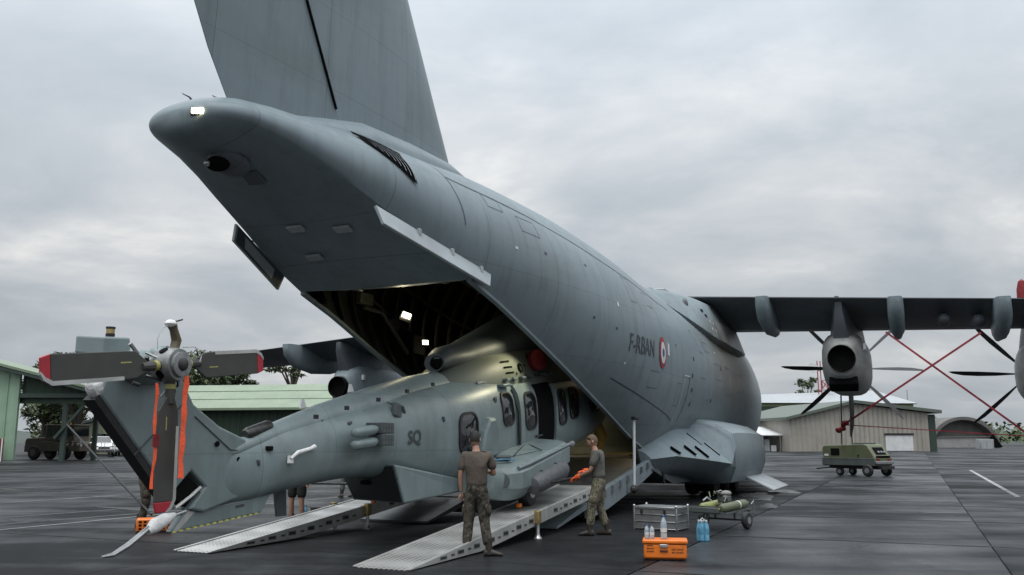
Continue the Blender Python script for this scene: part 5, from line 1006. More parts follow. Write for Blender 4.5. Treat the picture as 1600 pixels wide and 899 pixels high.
def person(label, loc, rz_, J, shirt, trousers, hair=HAIRM, shorts=False, gloves=None, head_rz=0.0, head_tilt=0.0, curl=.4, cap_hair=1.0, belt=True):
    T = thing('person', label, 'person', loc, rz_)
    g = J; bodyV, bodyE, bodyR = [], [], []; idx = {}
    def add(n, p, r, frm=None):
        idx[n] = len(bodyV); bodyV.append(Vector(p)); bodyR.append(r)
        if frm: bodyE.append((idx[frm], idx[n]))
    def mid(a, b, t): return Vector(g[a]).lerp(Vector(g[b]), t)
    add('pelvis', g['pelvis'], (.135, .09)); add('waist', mid('pelvis', 'chest', .5), (.115, .08), 'pelvis'); add('chest', g['chest'], (.14, .095), 'waist'); add('neck0', mid('chest', 'neck', .75), (.09, .075), 'chest'); add('neck', g['neck'], .055, 'neck0'); add('skull', Vector(g['neck'])+(Vector(g['head'])-Vector(g['neck']))*.6, .055, 'neck')
    for s in 'LR':
        add('sh'+s, g['sh'+s], .058, 'chest'); add('ua'+s, mid('sh'+s, 'el'+s, .5), .048, 'sh'+s); add('el'+s, g['el'+s], .038, 'ua'+s); add('fa'+s, mid('el'+s, 'wr'+s, .35), .040, 'el'+s); add('wr'+s, g['wr'+s], .026, 'fa'+s)
        add('hip'+s, g['hip'+s], .085, 'pelvis'); add('th'+s, mid('hip'+s, 'kn'+s, .45), .075, 'hip'+s); add('kn'+s, g['kn'+s], .053, 'th'+s); add('ca'+s, mid('kn'+s, 'an'+s, .35), .054, 'kn'+s); add('an'+s, g['an'+s], .036, 'ca'+s)
    V, Fc = skin_geo(bodyV, bodyR, bodyE, 0, 2); mb = MB(); mb.add(V, Fc)
    hv, hf_, HM = head_geo(Vector(g['head']), head_rz, head_tilt); mb.add(hv, hf_)
    gl = MB()
    for s, sd_ in (('L', 1), ('R', -1)):
        d = Vector(g['wr'+s])-Vector(g['el'+s]); n = Vector(g.get('pn'+s, (-sd_*1.0, .2, 0))); tgt = gl if gloves else mb
        for v_, f_ in hand_geo(g['wr'+s], d if 'hd'+s not in g else g['hd'+s], n, sd_, curl): tgt.add(v_, f_)
    body = mb.build('body', SKINM, T, smooth=60)
    if gloves:
        for s in 'LR':
            d = (Vector(g['wr'+s])-Vector(g['el'+s])).normalized(); gl.tube([Vector(g['wr'+s])-d*.05, Vector(g['wr'+s])+d*.03], [.042, .038], 10)
        go = gl.build('gloves', gloves, T, smooth=60)
        me = go.modifiers.new('d', 'DISPLACE'); me.strength = .006; me.mid_level = 0
    # shirt
    vs, rs, es = [], [], []; ix = {}
    def sa(n, p, r, frm=None):
        ix[n] = len(vs); vs.append(Vector(p)); rs.append(r)
        if frm: es.append((ix[frm], ix[n]))
    sa('c', g['chest'], (.20, .14)); sa('w', mid('pelvis', 'chest', .62), (.185, .135), 'c'); sa('b', mid('pelvis', 'chest', .28), (.182, .138), 'w'); sa('bb', mid('pelvis', 'chest', .0), (.185, .142), 'b'); sa('n', mid('chest', 'neck', .82), (.082, .078), 'c')
    for s in 'LR': sa('s'+s, g['sh'+s], .076, 'c'); sa('u'+s, mid('sh'+s, 'el'+s, .35), .080, 's'+s); sa('v'+s, mid('sh'+s, 'el'+s, .8), .078, 'u'+s)
    V, Fc = skin_geo(vs, rs, es, 0, 2); MB().add(V, Fc).build('shirt', shirt, T, smooth=60)
    vs.clear(); rs.clear(); es.clear(); ix.clear()
    sa('p', mid('pelvis', 'chest', .35), (.155, .115)); sa('q0', mid('pelvis', 'chest', .08), (.172, .128), 'p'); sa('q', Vector(g['pelvis'])+Vector((0, 0, -.06)), (.178, .135), 'q0')
    for s in 'LR':
        sa('h'+s, g['hip'+s], .112, 'q'); sa('t'+s, mid('hip'+s, 'kn'+s, .45), .108, 'h'+s); sa('k'+s, mid('hip'+s, 'kn'+s, .9), .090, 't'+s)
        if not shorts: sa('m'+s, mid('kn'+s, 'an'+s, .15), .078, 'k'+s); sa('c'+s, mid('kn'+s, 'an'+s, .5), .082, 'm'+s); sa('a'+s, mid('kn'+s, 'an'+s, .88), .072, 'c'+s)
    V, Fc = skin_geo(vs, rs, es, 0, 2); tr = MB().add(V, Fc).build('shorts' if shorts else 'trousers', trousers, T, smooth=60)
    if belt:
        p = Vector(g['pelvis']).lerp(Vector(g['chest']), .1)
        MB().loft([[p+Vector((.150*math.cos(a), .112*math.sin(a), h)) for a in [2*math.pi*i/20 for i in range(20)]] for h in (-.02, .02)], True, False, False).build('belt', BOOT, T)
    if not shorts:
        for s in 'LR':
            sx = -1 if s == 'L' else 1; p = mid('hip'+s, 'kn'+s, .62); MB().ball(p+Vector((sx*.085, 0, 0)), (.03, .075, .09), 10, 8).build('thigh_pocket', trousers, tr)
    for s in 'LR':
        an, to = Vector(g['an'+s]), Vector(g['to'+s]); d = (to-an); d.z = 0; d.normalize(); r_ = Vector((d.y, -d.x, 0)); secs = []
        base = Vector((an.x, an.y, 0))
        for t, w, h in ((-.075, .03, .07), (-.06, .042, .10), (0, .046, .12), (.06, .047, .095), (.13, .05, .065), (.18, .042, .05), (.205, .02, .03)): secs.append([base+d*t+r_*(w*math.cos(a))+Vector((0, 0, h/2+h/2*math.sin(a))) for a in [2*math.pi*i/12 for i in range(12)]])
        bt = MB().loft(secs); bt.tube([an-Vector((0, 0, .06)), an+Vector((0, 0, .09)), an+Vector((0, 0, .17))], [.05, .052, .056], 12); bt.build('boot', BOOT, T, smooth=50)
    # hair: a shell over skull top and back
    secs = []
    for j in range(9):
        t = j/8*math.pi*.62; ring = []
        for k in range(20):
            a = 2*math.pi*k/20; z = math.cos(t); y_ = math.sin(t)*math.sin(a); cut = .0 if y_ < .3 else .25
            if y_ > .3 and z < .45: z = .45+.02*j; y_ = min(y_, .86)
            ring.append(HM @ Vector((.080*math.sin(t)*math.cos(a), .104*y_-.004, .012+.120*z*cap_hair)))
        secs.append(ring)
    MB().loft(secs[1:]).build('hair', hair, T, smooth=60)
    for sx in (-1, 1): MB().ball(HM @ Vector((sx*.030, .086, .012)), .009, 8, 6).build('eye', DARK, T)
    MB().tube([HM @ Vector((-.022, .087, -.062)), HM @ Vector((0, .094, -.061)), HM @ Vector((.022, .087, -.062))], .005, 6).build('mouth', mat('lips', (.25, .10, .08), .5), T)
    return T
CE = camo('dark_woodland_camouflage', [(.012, .012, .011), (.045, .040, .026), (.075, .060, .045), (.022, .026, .016), (.13, .11, .085)], 13)
MC = camo('pale_multi_camouflage', [(.05, .042, .028), (.16, .145, .10), (.10, .10, .06), (.24, .21, .16), (.04, .03, .02)], 17.0)
TB = mat('brown_tshirt', (.085, .068, .055), .9, 0, .15, 6, bump=1.0, bscale=9); TG = mat('grey_green_tshirt', (.095, .095, .085), .9, 0, .15, 6, bump=1.0, bscale=9)
BLK = mat('black_shorts_cloth', (.018, .017, .016), .9, 0, .2, 10, bump=.3, bscale=15)
OG = mat('orange_glove', (.85, .13, .03), .7, 0, .15, 20)
std = dict(pelvis=(0, 0, .97), chest=(0, .0, 1.33), neck=(0, -.005, 1.53), head=(0, .015, 1.675), shL=(-.185, 0, 1.44), shR=(.185, 0, 1.44), elL=(-.25, -.03, 1.16), elR=(.25, -.03, 1.16), wrL=(-.255, .04, .91), wrR=(.255, .04, .91),
    hipL=(-.09, 0, .90), hipR=(.09, 0, .90), knL=(-.115, .02, .49), knR=(.115, .02, .49), anL=(-.13, -.03, .09), anR=(.13, -.03, .09), toL=(-.16, .15, .03), toR=(.16, .15, .03))
m1 = dict(std); m1.update(elR=(.255, .05, 1.17), wrR=(.14, .24, 1.20), hdR=(-.6, .6, .1), elL=(-.245, -.01, 1.15), wrL=(-.235, .05, .90), anL=(-.15, -.01, .09), knL=(-.12, .04, .49), anR=(.19, -.05, .09), toR=(.36, -.02, .03), toL=(-.17, .16, .03), chest=(-.01, -.02, 1.33), neck=(-.015, .0, 1.53), head=(-.03, .03, 1.675))
person('man in a brown T-shirt and dark camouflage trousers seen from behind', tuple(A(2.52, -11.25)), rad(-4), m1, TB, CE, HAIRM, head_rz=rad(-8), head_tilt=rad(-4), cap_hair=1.06)
m2 = dict(std); m2.update(chest=(0, .04, 1.32), neck=(0, .07, 1.51), head=(.0, .115, 1.645), elR=(.24, .10, 1.14), wrR=(.10, .27, 1.12), elL=(-.21, .12, 1.13), wrL=(-.06, .38, 1.02), pnR=(0, 0, -1), pnL=(0, 0, -1), hdL=(.2, .8, -.3), hdR=(-.5, .8, -.1), anL=(-.12, .16, .09), knL=(-.115, .12, .49), toL=(-.13, .36, .03), anR=(.12, -.12, .09), knR=(.11, .02, .49), toR=(.15, .06, .03))
P2 = A(3.25, -7.75)
person('man in a grey T-shirt, pale camouflage trousers and orange gloves guiding a bar', (P2.x, P2.y, 0), rad(75), m2, TG, MC, HAIRB, gloves=OG, head_rz=rad(12), head_tilt=rad(-14), curl=.75)
_R = Matrix.Rotation(rad(75), 3, 'Z'); hp = lambda x_, y_, z: Vector((P2.x, P2.y, 0))+_R @ Vector((x_, y_, z))
tag(MB().tube([hp(.16, .20, 1.16), hp(.02, .36, 1.085), hp(-.05, .46, 1.0), hp(-.25, 1.5, .78), hp(-.42, 2.15, .66)], .02, 8).build('guide_bar', DARK), 'black bar held in orange gloves, running to the helicopter wheel', 'bar')
m3 = dict(std); person('bare-legged person in dark shorts standing behind the left ramp', tuple(A(-2.62, -8.75)), rad(160), m3, BLK, BLK, HAIRM, shorts=True)
m4 = dict(std); m4.update(knL=(-.16, .10, .49), knR=(.16, .02, .49)); person('person in dark camouflage trousers half hidden behind the tail fin', (-7.2, 17.95, 0), rad(-60), m4, CE, CE, HAIRM)
m5 = dict(std); m5.update(anL=(-.2, .05, .09), anR=(.2, -.1, .09), knL=(-.15, .05, .49), knR=(.16, -.02, .49)); person('person in dark trousers standing far behind the helicopter belly', (-4.95, 27.6, 0), rad(60), m5, OLIVE2, OLIVE2, HAIRM)
# ================================================================== buildings and vehicles around the apron
GREENW = ribbed('pale_green_cladding', (.27, .39, .28), 0, .9, .5, .5, dirt=(.17, .26, .17), dirt_amt=.5)
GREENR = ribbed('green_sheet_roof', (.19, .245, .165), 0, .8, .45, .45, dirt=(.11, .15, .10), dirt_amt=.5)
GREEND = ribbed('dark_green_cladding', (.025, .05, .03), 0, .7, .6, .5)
TAN = ribbed('tan_cladding', (.33, .31, .27), 0, .85, .55, .6, dirt=(.18, .16, .13), dirt_amt=.4)
GREYR = ribbed('grey_sheet_roof', (.33, .35, .36), 0, .9, .4, .4); PALEG = ribbed('pale_lime_cladding', (.32, .38, .20), 0, .8, .5, .4)
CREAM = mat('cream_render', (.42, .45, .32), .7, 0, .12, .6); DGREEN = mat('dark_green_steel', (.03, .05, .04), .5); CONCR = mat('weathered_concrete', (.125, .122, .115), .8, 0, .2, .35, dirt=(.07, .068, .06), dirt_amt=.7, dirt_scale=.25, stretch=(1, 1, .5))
RUST = mat('rusty_red_panel', (.15, .03, .02), .6, 0, .3, 1.5)
def bld(name, label, loc, rz_=0.0): return thing(name, label, 'building', loc, rz_)
# open-sided green hangar at the left edge (front plane faces the camera)
b1 = bld('green_hangar', 'pale green open-sided metal hangar at the left edge', (-40.8, 74.6, 0), rad(3))
MB().prism([(-22, .15), (0, .15), (0, 7.2), (-2.9, 7.93), (-22, 12.8)], 1, 0, .25).build('front_wall', GREENW, b1, smooth=0)
MB().prism([(-22.4, 13.1), (6.5, 5.75), (6.5, 5.5), (-22.4, 12.85)], 1, -.7, 7.5).build('roof', DGREEN, b1, smooth=0)
MB().prism([(-22.4, 13.35), (6.55, 5.98), (6.55, 5.77), (-22.4, 13.12)], 1, -.75, 7.6).build('roof_sheet', GREENR, b1, smooth=0)
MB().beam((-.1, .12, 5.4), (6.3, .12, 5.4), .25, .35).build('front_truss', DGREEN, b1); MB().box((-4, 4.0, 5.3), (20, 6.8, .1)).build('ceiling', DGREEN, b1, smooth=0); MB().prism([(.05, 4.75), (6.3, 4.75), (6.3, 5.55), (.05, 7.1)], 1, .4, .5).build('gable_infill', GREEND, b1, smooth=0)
for y_ in (3.5, 7): MB().beam((-8, y_, 5.3), (6.3, y_, 5.3), .25, .5).build('truss', DGREEN, b1); MB().beam((-8, y_, 5.5), (0, y_, 7.0), .15).build('truss_web', DGREEN, b1)
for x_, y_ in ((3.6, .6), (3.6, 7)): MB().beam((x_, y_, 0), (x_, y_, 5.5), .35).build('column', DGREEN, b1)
MB().beam((5.2, .3, 4.6), (3.0, .3, 1.9), .22).build('knee_brace', DGREEN, b1); MB().beam((-8.4, 0, .1), (-8.4, 0, 7), .1).build('wall_rib', GREENW, b1)
for k in range(9): MB().beam((-.05-k*.9, -.04, .2), (-.05-k*.9, -.04, 7.0+.258*k*.9-.05), .09, .07, up=(0, 1, 0)).build('cladding_rib', GREENW, b1)
# red and white barrier boards
for i, (x_, m_) in enumerate(((-42.9, RUST), (-42.15, RUST), (-41.45, RUST))):
    T = thing('barrier_board', ('leftmost', 'middle', 'rightmost')[i]+' of the rusty red barrier boards leaning by the green wall', 'barrier', (x_, 73.6, 0), rad(8), 'rusty barrier boards'); MB().box((0, 0, .95), (.52, .25, 1.9)).build('board', m_, T, bevel=.03); MB().box((.22, -.14, .95), (.10, .03, 1.85)).build('white_edge', WHITE, T, bevel=.01)
# tow tractor
tt = thing('tow_tractor', 'brown aircraft tow tractor with glazed cab parked by the hangar', 'tractor', (-41.2, 83.5, 0), rad(-15))
MB().prism([(-3.2, .75), (2.6, .75), (2.6, 1.5), (-1.2, 1.7), (-1.25, 2.0), (-3.1, 1.95), (-3.25, 1.6)], 1, -1.1, 1.1).build('body', KHAKI, tt, smooth=0, bevel=.06)
MB().prism([(-1.2, 1.68), (2.0, 1.68), (1.9, 3.05), (-1.1, 3.05)], 1, -1.0, 1.0).build('cab', KHAKI, tt, smooth=0, bevel=.05); MB().box((.4, 0, 3.1), (3.3, 2.2, .12)).build('cab_roof', KHAKI, tt, bevel=.03)
for x_, w in ((-.75, .6), (.15, .7), (.9, .6), (1.55, .5)): MB().box((x_, -1.005, 2.5), (w, .03, .75)).build('cab_window', GLASS, tt, bevel=.01)
MB().box((1.96, 0, 2.5), (.05, 1.7, .75), rot=(0, -.07, 0)).build('rear_window', GLASS, tt)
MB().box((2.66, 0, 1.05), (.12, 2.2, .55)).build('rear_bumper', KHAKI, tt, bevel=.03)
for k in range(7): MB().box((.9+.27*k, -1.105, 1.38), (.12, .03, .24), rot=(0, .6, 0)).build('hazard_stripe', WHITE if k % 2 == 0 else RUST, tt, smooth=0)
for k in range(6): MB().box((2.73, -.9+.36*k, 1.3), (.03, .17, .2), rot=(.6, 0, 0)).build('hazard_stripe', WHITE if k % 2 == 0 else RUST, tt, smooth=0)
for x_, y_ in ((-2.2, -1.0), (-2.2, 1.0), (1.1, -1.0), (1.1, 1.0)):
    w_ = MB().lathe([(.02, -.18), (.35, -.19), (.58, -.17), (.66, -.08), (.66, .08), (.58, .17), (.35, .19), (.02, .18)], (x_, y_, .66), (0, 1, 0), 20).build('wheel', DARK, tt); MB().lathe([(.02, -.2), (.32, -.2), (.32, .2), (.02, .2)], (x_, y_, .66), (0, 1, 0), 14).build('wheel_rim', KHAKI, w_)
MB().lathe([(.09, 0), (.09, .18), (.02, .22)], (.4, .2, 3.16), (0, 0, 1), 12).build('beacon', ORANGE, tt); MB().box((-3.3, 0, 1.0), (.2, 1.9, .6)).build('front_bumper', DARK, tt, bevel=.03)
# white cars
def car(loc, rz_, label):
    T = thing('parked_car', label, 'car', loc, rz_, 'white cars parked beyond the hangar'); T.scale = (1.2, 1.2, 1.3)
    prof = [(-2.35, .35), (2.2, .35), (2.32, .62), (2.25, .95), (1.15, 1.12), (.35, 1.68), (-1.2, 1.72), (-2.1, 1.2), (-2.35, 1.05)]
    MB().prism(prof, 1, -.9, .9).build('body', mat('car_white', (.78, .79, .8), .3, 0, .04, 1), T, smooth=0, bevel=.12, seg=3)
    MB().prism([(1.02, 1.15), (.32, 1.6), (-1.15, 1.64), (-1.85, 1.2)], 1, -.915, .915).build('side_windows', GLASS, T, smooth=0)
    MB().add([(1.14, -.72, 1.16), (1.14, .72, 1.16), (.42, .66, 1.66), (.42, -.66, 1.66)], [(0,1,2,3)]).build('windscreen', GLASS, T, smooth=0).location = (.06, 0, .02)
    MB().box((2.3, 0, .72), (.1, 1.0, .16)).build('grille', DARK, T, bevel=.02); MB().box((2.3, 0, .42), (.14, 1.7, .2)).build('bumper', DARK, T, bevel=.03)
    for sy in (-1, 1):
        MB().box((2.22, sy*.68, .84), (.14, .34, .14)).build('headlight', STEEL, T, bevel=.03); MB().box((.75, sy*1.0, 1.15), (.16, .2, .14)).build('mirror', WHITE, T, bevel=.03)
        for x_ in (-1.4, 1.45): w_ = MB().lathe([(.02, -.1), (.2, -.11), (.32, -.09), (.34, 0), (.32, .09), (.2, .11), (.02, .1)], (x_, sy*.82, .34), (0, 1, 0), 16).build('wheel', DARK, T); MB().lathe([(.01, -.12), (.18, -.12), (.18, .12), (.01, .12)], (x_, sy*.82, .34), (0, 1, 0), 10).build('wheel_rim', STEEL, w_)
    return T
car((-47.8, 106, 0), rad(-60), 'white car seen past the tractor, nearest the shed post'); car((-44.6, 105.5, 0), rad(-72), 'white car mostly hidden behind the helicopter fin')
# hand cart with rails
hc = thing('luggage_cart', 'small cart with tubular rails standing behind the tow tractor', 'cart', (-43.6, 97, 0), .1); MB().box((0, 0, .55), (2.4, 1.2, .1)).build('deck', DKMET, hc)
for x_ in (-1.15, 0, 1.15): MB().tube([(x_, -.55, .6), (x_, -.55, 1.5), (x_, .55, 1.5), (x_, .55, .6)], .035, 6).build('rail', STEEL, hc)
MB().tube([(-1.15, -.55, 1.5), (1.15, -.55, 1.5)], .035, 6).build('rail', STEEL, hc)
for x_ in (-.9, .9):
    for y_ in (-.5, .5): MB().lathe([(.02, -.06), (.22, -.06), (.22, .06), (.02, .06)], (x_, y_, .22), (0, 1, 0), 12).build('wheel', DARK, hc)
# cream house behind
b2 = bld('cream_house', 'low cream house with a pale roof behind the tow tractor', (-50, 122, 0), 0)
MB().prism([(-7.5, 0), (9, 0), (9, 4.3), (2.5, 6.4), (-7.5, 3.9)], 1, 0, 9).build('wall', CREAM, b2, smooth=0); MB().prism([(-8.2, 3.85), (2.5, 6.55), (9.8, 4.2), (9.8, 4.5), (2.5, 6.9), (-8.2, 4.15)], 1, -.6, 9.5).build('roof', GREYR, b2, smooth=0)
for x_ in (-5, -1.5, 2.5, 6): f_ = MB().box((x_, -.03, 1.7), (1.9, .1, 1.9)).build('window', GLASS, b2); MB().box((x_, -.06, .7), (2.1, .14, .12)).build('window_sill', WHITE, f_)
# long green-roofed shed in the middle distance
b3 = bld('green_roofed_shed', 'long dark shed with a pale green sheet roof behind the tail boom', (-36, 97, 0), 0)
MB().box((14, 6, 2.6), (29, 12, 5.2)).build('wall', GREEND, b3, smooth=0)
MB().add([(-1.5, -1.4, 5.1), (30, -1.4, 5.35), (30, 6, 8.3), (-1.5, 6, 7.95), (-1.5, 13, 5.1), (30, 13, 5.35), (-1.5, -1.4, 4.85), (30, -1.4, 5.1), (-1.5, 13, 4.85), (30, 13, 5.1)], [(0,1,2,3), (3,2,5,4), (6,7,1,0), (4,5,9,8), (8,9,7,6), (6,0,3,4,8), (7,9,5,2,1)]).build('roof', GREENR, b3, smooth=0)
for t in (.35, .7): MB().beam((-1.5, lerp(-1.4, 6, t), lerp(5.1, 7.95, t)+.03), (30, lerp(-1.4, 6, t), lerp(5.35, 8.3, t)+.03), .08, .04).build('roof_lap', DGREEN, b3)
for k in range(1, 8): MB().beam((-1+k*3.9, -.04, .1), (-1+k*3.9, -.04, 5), .15).build('wall_post', DGREEN, b3)
# tan gabled hangar on the right
b4 = bld('tan_hangar', 'big tan corrugated hangar with a low gable across the apron', (45.9, 150, 0), rad(9))
W4 = 25.1
MB().prism([(0, 0), (W4, 0), (W4, 6.4), (W4*.46, 7.9), (0, 5.3)], 1, 0, 26).build('wall', TAN, b4, smooth=0)
MB().prism([(-.9, 5.15), (W4*.46, 8.0), (W4+2.2, 6.35), (W4+2.2, 6.9), (W4*.46, 8.5), (-.9, 5.6)], 1, -.8, 26.5).build('roof', mat('hangar_roof_edge', (.10, .12, .10), .5), b4, smooth=0)
MB().box((W4+.9, 1.5, 3.1), (1.3, 2.4, 6.2)).build('side_column', DGREEN, b4); d4 = MB().box((W4-5.6, -.06, 1.4), (5.0, .16, 2.6)).build('sectional_door', WHITE, b4, smooth=0); MB().box((W4-5.6, -.1, 2.85), (5.3, .3, .3)).build('door_header', DARK, d4)
for k in range(28): MB().beam((.3+k*.87, -.05, .1), (.3+k*.87, -.05, min(5.3+2.6*(.3+k*.87)/(W4*.46), 7.9-1.5*((.3+k*.87)-W4*.46)/(W4*.54))-.12), .06, .05, up=(0, 1, 0)).build('cladding_rib', TAN, b4)
# green hangar behind it
b5 = bld('lime_green_hangar', 'lime green hangar with a grey sheet roof behind the tan hangar', (48, 192, 0), rad(5))
MB().box((19, 12, 4.8), (40, 24, 9.6)).build('wall', PALEG, b5, smooth=0); MB().prism([(-1.4, -.8), (39.4, -.8), (39.4, 24), (-1.4, 24)], 2, 9.6, 9.75).build('eave', DGREEN, b5, smooth=0)
MB().add([(-1.5, -1, 9.75), (39.5, -1, 9.75), (36.5, 12, 13.2), (3, 12, 11.9), (-1.5, 25, 9.75), (39.5, 25, 9.75)], [(0,1,2,3), (3,2,5,4), (0,3,4), (1,5,2)]).build('roof', GREYR, b5, smooth=0)
for z in (3.4, 6.8): MB().box((19, -.1, z), (40, .25, 1.3)).build('window_band', GLASS, b5, smooth=0)
MB().box((19, -.9, 5.0), (40.6, 2.0, .35)).build('canopy', GREEND, b5); MB().box((19, -.25, 8.6), (40.3, .3, .8)).build('fascia', GREEND, b5)
# low white-roofed shed and clutter
b6 = bld('white_roofed_shed', 'low open shed with a white roof left of the tan hangar', (40.5, 153, 0), rad(5))
MB().prism([(-.8, 2.6), (-.8, 2.75), (6, 4.2), (6, 4.0)], 0, -4, 5.2).build('roof', WHITE, b6, smooth=0); MB().box((.6, 5.5, 1.6), (8.6, .2, 3.2)).build('back_wall', GREYR, b6)
for x_ in (-3.6, -1, 1.6, 4.6): MB().beam((x_, -.4, 0), (x_, -.4, 2.7), .18).build('post', STEEL, b6)
for k in range(7): MB().box((-3.2+k*1.15, .6, .5+.25*(k % 3)), (.9, .8, 1.0+.5*(k % 3))).build('stored_box', [WHITE, DKMET, GREYR][k % 3], b6, bevel=.04)
# concrete arch shelter
b7 = bld('arched_shelter', 'grey concrete arched aircraft shelter right of the tan hangar', (117.7, 236, 0), 0)
R7 = 8.9; secs = []
for y_, r in ((0, R7), (0, R7-.9), (2.6, R7-1.3), (2.6, .1)): secs.append([Vector((r*1.03*math.cos(t), y_, .90*r*math.sin(t))) for t in [math.pi*i/30 for i in range(31)]])
MB().loft(secs, closed=False).build('arch_front', CONCR, b7, smooth=40)
MB().loft([[Vector((R7*1.03*math.cos(t), y_, .90*R7*math.sin(t))) for t in [math.pi*i/30 for i in range(31)]] for y_ in (0.01, 30)], closed=False).build('vault', CONCR, b7, smooth=40)
MB().box((0, 1.2, 1.3), (15.4, 1.0, 2.6)).build('blast_door', mat('pale_concrete', (.26, .26, .26), .8, 0, .15, .5), b7, bevel=.05); MB().beam((-7.6, .6, 2.75), (7.8, .6, 2.95), .3, .3).build('door_beam', CONCR, b7)
MB().add([(7.4, -.1, 3.6), (9.6, -.1, .2), (7.7, -.1, .1), (6.4, -.1, 2.7)], [(0,1,2,3)]).build('side_opening', HOLE, b7, smooth=0)
# lattice mast
lm = thing('lattice_mast', 'red and white lattice antenna mast with a round dish behind the engine', 'mast', (71, 202, 0), .3)
RM = mat('mast_red', (.30, .035, .05), .6); 
for k in range(8):
    z0, z1 = k*1.9, (k+1)*1.9; m_ = RM if k % 2 else WHITE; mbm = MB()
    for sx, sy in ((-.9, -.9), (.9, -.9), (.9, .9), (-.9, .9)): mbm.beam((sx, sy, z0), (sx, sy, z1), .14)
    for (a, b_), (c, d) in (((-.9, -.9), (.9, -.9)), ((.9, -.9), (.9, .9)), ((.9, .9), (-.9, .9)), ((-.9, .9), (-.9, -.9))): mbm.beam((a, b_, z0), (c, d, z1), .08); mbm.beam((c, d, z0), (a, b_, z1), .08); mbm.beam((a, b_, z1), (c, d, z1), .08)
    mbm.build('mast_section', m_, lm, smooth=0)
for x_ in (-2.6, -1.8): MB().beam((x_, 0, 12), (x_, 0, 19.5), .16).build('antenna_pole', RM, lm)
MB().beam((-2.7, 0, 13), (-.8, 0, 13), .14).build('antenna_arm', RM, lm); MB().lathe([(.02, 0), (1.0, .1), (1.15, .3)], (-4.0, -.2, 17.8), (-.3, -1, 0), 16).build('dish', WHITE, lm); MB().beam((-4, 0, 17.6), (-1.8, 0, 17.2), .14).build('dish_arm', RM, lm)
tag(MB().beam((103.5, 236, 0), (103.5, 236, 15), .16).build('slim_pole', STEEL, smooth=0), 'slim bare pole between the tan hangar and the arched shelter', 'pole')
# barriers and low clutter on the far right
for i, (px_, yy, w, h) in enumerate(((101, 196, 5.6, 1.6), (104, 200, 3.2, 2.1), (129, 225, 4, 1.8), (136, 228, 6, 4.0), (149, 236, 7, 3.4), (145, 214, 3, 2.3))):
    T = thing('metal_barrier', ('low wire fence panel before the arched shelter', 'grey box crate before the arched shelter', 'small dark trailer right of the arched shelter', 'white railed scaffold right of the arched shelter', 'tall white railing at the far right edge', 'pair of white drums at the far right edge')[i], ('fence', 'crate', 'trailer', 'scaffold', 'railing', 'drum')[i], (px_, yy, 0), .1)
    if i == 1: MB().box((0, 0, h/2), (w, 1.5, h)).build('crate_body', GREYR, T, bevel=.05)
    elif i == 2: MB().box((0, 0, .7), (w, 1.5, .5)).build('deck', DKMET, T, bevel=.05); [MB().lathe([(.02, -.1), (.35, -.1), (.35, .1), (.02, .1)], (x_, -.7, .35), (0, 1, 0), 10).build('wheel', DARK, T) for x_ in (-1.2, 1.2)]
    elif i == 5: [MB().lathe([(.6, 0), (.62, .1), (.6, h), (.3, h+.1)], (x_, 0, 0), (0, 0, 1), 12).build('drum', WHITE, T) for x_ in (-.8, .8)]
    else:
        for k in range(5): MB().beam((-w/2+k*w/4, 0, 0), (-w/2+k*w/4, 0, h), .1).build('post', WHITE if i > 2 else STEEL, T)
        for z in (.35, .68, 1.0): MB().beam((-w/2, 0, h*z), (w/2, 0, h*z), .12 if i > 2 else .05).build('rail', WHITE if i > 2 else STEEL, T)
# ------------------------------------------------------------------ vegetation
LEAF = [mat('leaf_dark_%d' % i, c, .7, 0, .35, .5) for i, c in enumerate(((.035, .055, .024), (.055, .08, .032), (.08, .105, .042)))]
BARK = mat('tree_bark', (.06, .05, .04), .85, 0, .25, 3)
def tree(name, loc, h, cr, label, seed, n=900, flat=.55, base=.45, leaf=.55, lobes=9, group=None):
    R = random.Random(seed); T = thing(name, label, 'tree', loc, R.uniform(0, 6), group)
    tr = MB(); tr.tube([(0, 0, 0), (.1, 0, h*.3), (-.1, .1, h*base+.5)], [h*.03, h*.022, h*.014], 8); cl = []
    for k in range(lobes):
        a = 2*math.pi*k/lobes*1.6+R.uniform(-.3, .3); rr = cr*R.uniform(.15, .85); c = Vector((rr*math.cos(a), rr*math.sin(a), h*lerp(base, .95, R.random()**.8))); c.z = min(c.z, h*.97); cl.append((c, cr*R.uniform(.25, .45)))
        tr.tube([(-.05, 0, h*base*.8), (c.x*.5, c.y*.5, lerp(h*base, c.z, .6)), tuple(c)], [h*.012, h*.008, h*.003], 5)
    tr.build('trunk', BARK, T)
    for mi in range(3):
        mb = MB()
        for k in range(n//3):
            c, r = cl[R.randrange(lobes)]; d = Vector((R.gauss(0, 1), R.gauss(0, 1), R.gauss(0, 1))).normalized()*r*(R.random()**.35); d.z *= flat; p = c+d; s = leaf*R.uniform(.5, 1.2)
            M = Euler((R.uniform(-.9, .9), R.uniform(-.9, .9), R.uniform(0, 6.28))).to_matrix(); mb.add([p+M @ Vector(q) for q in ((-s, 0, 0), (-.2*s, -.38*s, .1*s), (s, 0, -.12*s), (.1*s, .38*s, .08*s))], [(0,1,2,3)])
        mb.build('crown', LEAF[mi], T, smooth=0)
    return T
tl_ = [((-63, 122, 0), 13.4, 6.5), ((-56.5, 118, 0), 12.2, 5.5), ((-51, 126, 0), 12.6, 6.0), ((-66, 108, 0), 13, 5.5), ((-45.5, 130, 0), 11.2, 5.2)]
for i, (l, h, c) in enumerate(tl_): tree('broadleaf_tree', l, h, c, ('tallest dark tree above the left hangar roof', 'dark tree just right of the hangar roof peak', 'dark tree above the red blade tip', 'dark tree at the far left behind the hangar', 'dark tree behind the shed and tail fin')[i], 20+i, 1500, .7, .35, .6, 12, 'trees behind the left hangar')
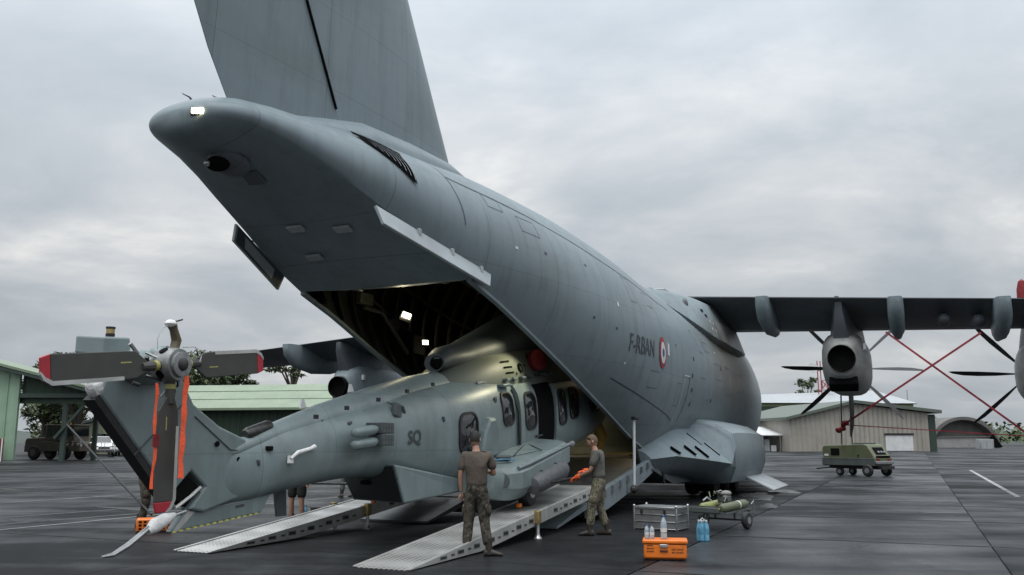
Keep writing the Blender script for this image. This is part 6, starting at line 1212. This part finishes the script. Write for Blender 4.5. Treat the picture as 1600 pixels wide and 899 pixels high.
for i, (x, y_, h, c) in enumerate(((-46, 132, 15.2, 6.5), (-41.5, 134, 12.6, 4.5), (-36.3, 136, 10.4, 3.2))): tree('broadleaf_tree', (x, y_, 0), h, c, ('large dark tree behind the tail rotor hub', 'dark tree right of the tail rotor hub', 'small dark tree top above the green roof')[i], 40+i, 1300, .6, .45, .6, 10, 'trees behind the green-roofed shed')
tree('umbrella_tree', (-33.6, 138, 0), 15.6, 4.6, 'sparse flat-topped tree above the green roof', 55, 420, .22, .72, .55, 9, 'trees behind the green-roofed shed')
for i, (x, y_) in enumerate(((-72, 140), (-66, 136), (-60, 139), (-54, 137), (-48, 140), (-42, 142))): tree('bush', (x, y_, 0), 7.5, 5.0, ('leftmost of the bushes behind the cream house', 'second bush from the left behind the cream house', 'third bush from the left behind the cream house', 'fourth bush from the left behind the cream house', 'fifth bush from the left behind the cream house', 'rightmost of the bushes behind the cream house')[i], 70+i, 900, .8, .2, .7, 10, 'bushes behind the cream house')
tree('broadleaf_tree', (49.5, 205, 0), 12.5, 5.5, 'dark tree left of the lime green hangar', 90, 1200, .7, .3, .7, 10)
tree('broadleaf_tree', (71.5, 218, 0), 17.5, 3.6, 'small tree top behind the hangar roofs near the mast', 91, 700, .7, .5, .6, 8)
# far wood and hills
R = random.Random(5); mb = MB()
for k in range(5200):
    x = R.uniform(90, 420); y_ = R.uniform(330, 420); hgt = 7.5+2.5*math.sin(x*.05)+2*math.sin(x*.17+1); z = R.uniform(.3, 1)*hgt; s = R.uniform(.8, 1.7); M = Euler((R.uniform(-1, 1), R.uniform(-1, 1), R.uniform(0, 6))).to_matrix(); mb.add([Vector((x, y_, z))+M @ Vector(q) for q in ((-s, 0, 0), (0, -.6*s, 0), (s, 0, 0), (0, .6*s, 0))], [(0,1,2,3)])
wd = mb.build('far_wood', LEAF[1], smooth=0); wd['kind'] = 'stuff'; tag(wd, 'far dark line of trees beyond the apron at the right', 'wood')
hm = mat('far_hill_foliage', (.045, .06, .05), .9, 0, .25, .01)
secs = [[Vector((x, y_, (z if x < 9e9 else 0))) for y_, z in ((900, -1), (1000, (16+9*math.sin(x*.006)+5*math.sin(x*.017+1)+2.5*math.sin(x*.05)) if x > -2000 else 0), (1300, -1))] for x in range(-1800, 1900, 12)]
struct(MB().loft(secs, closed=False).build('hills', hm, smooth=60))
# haze: thin damp air
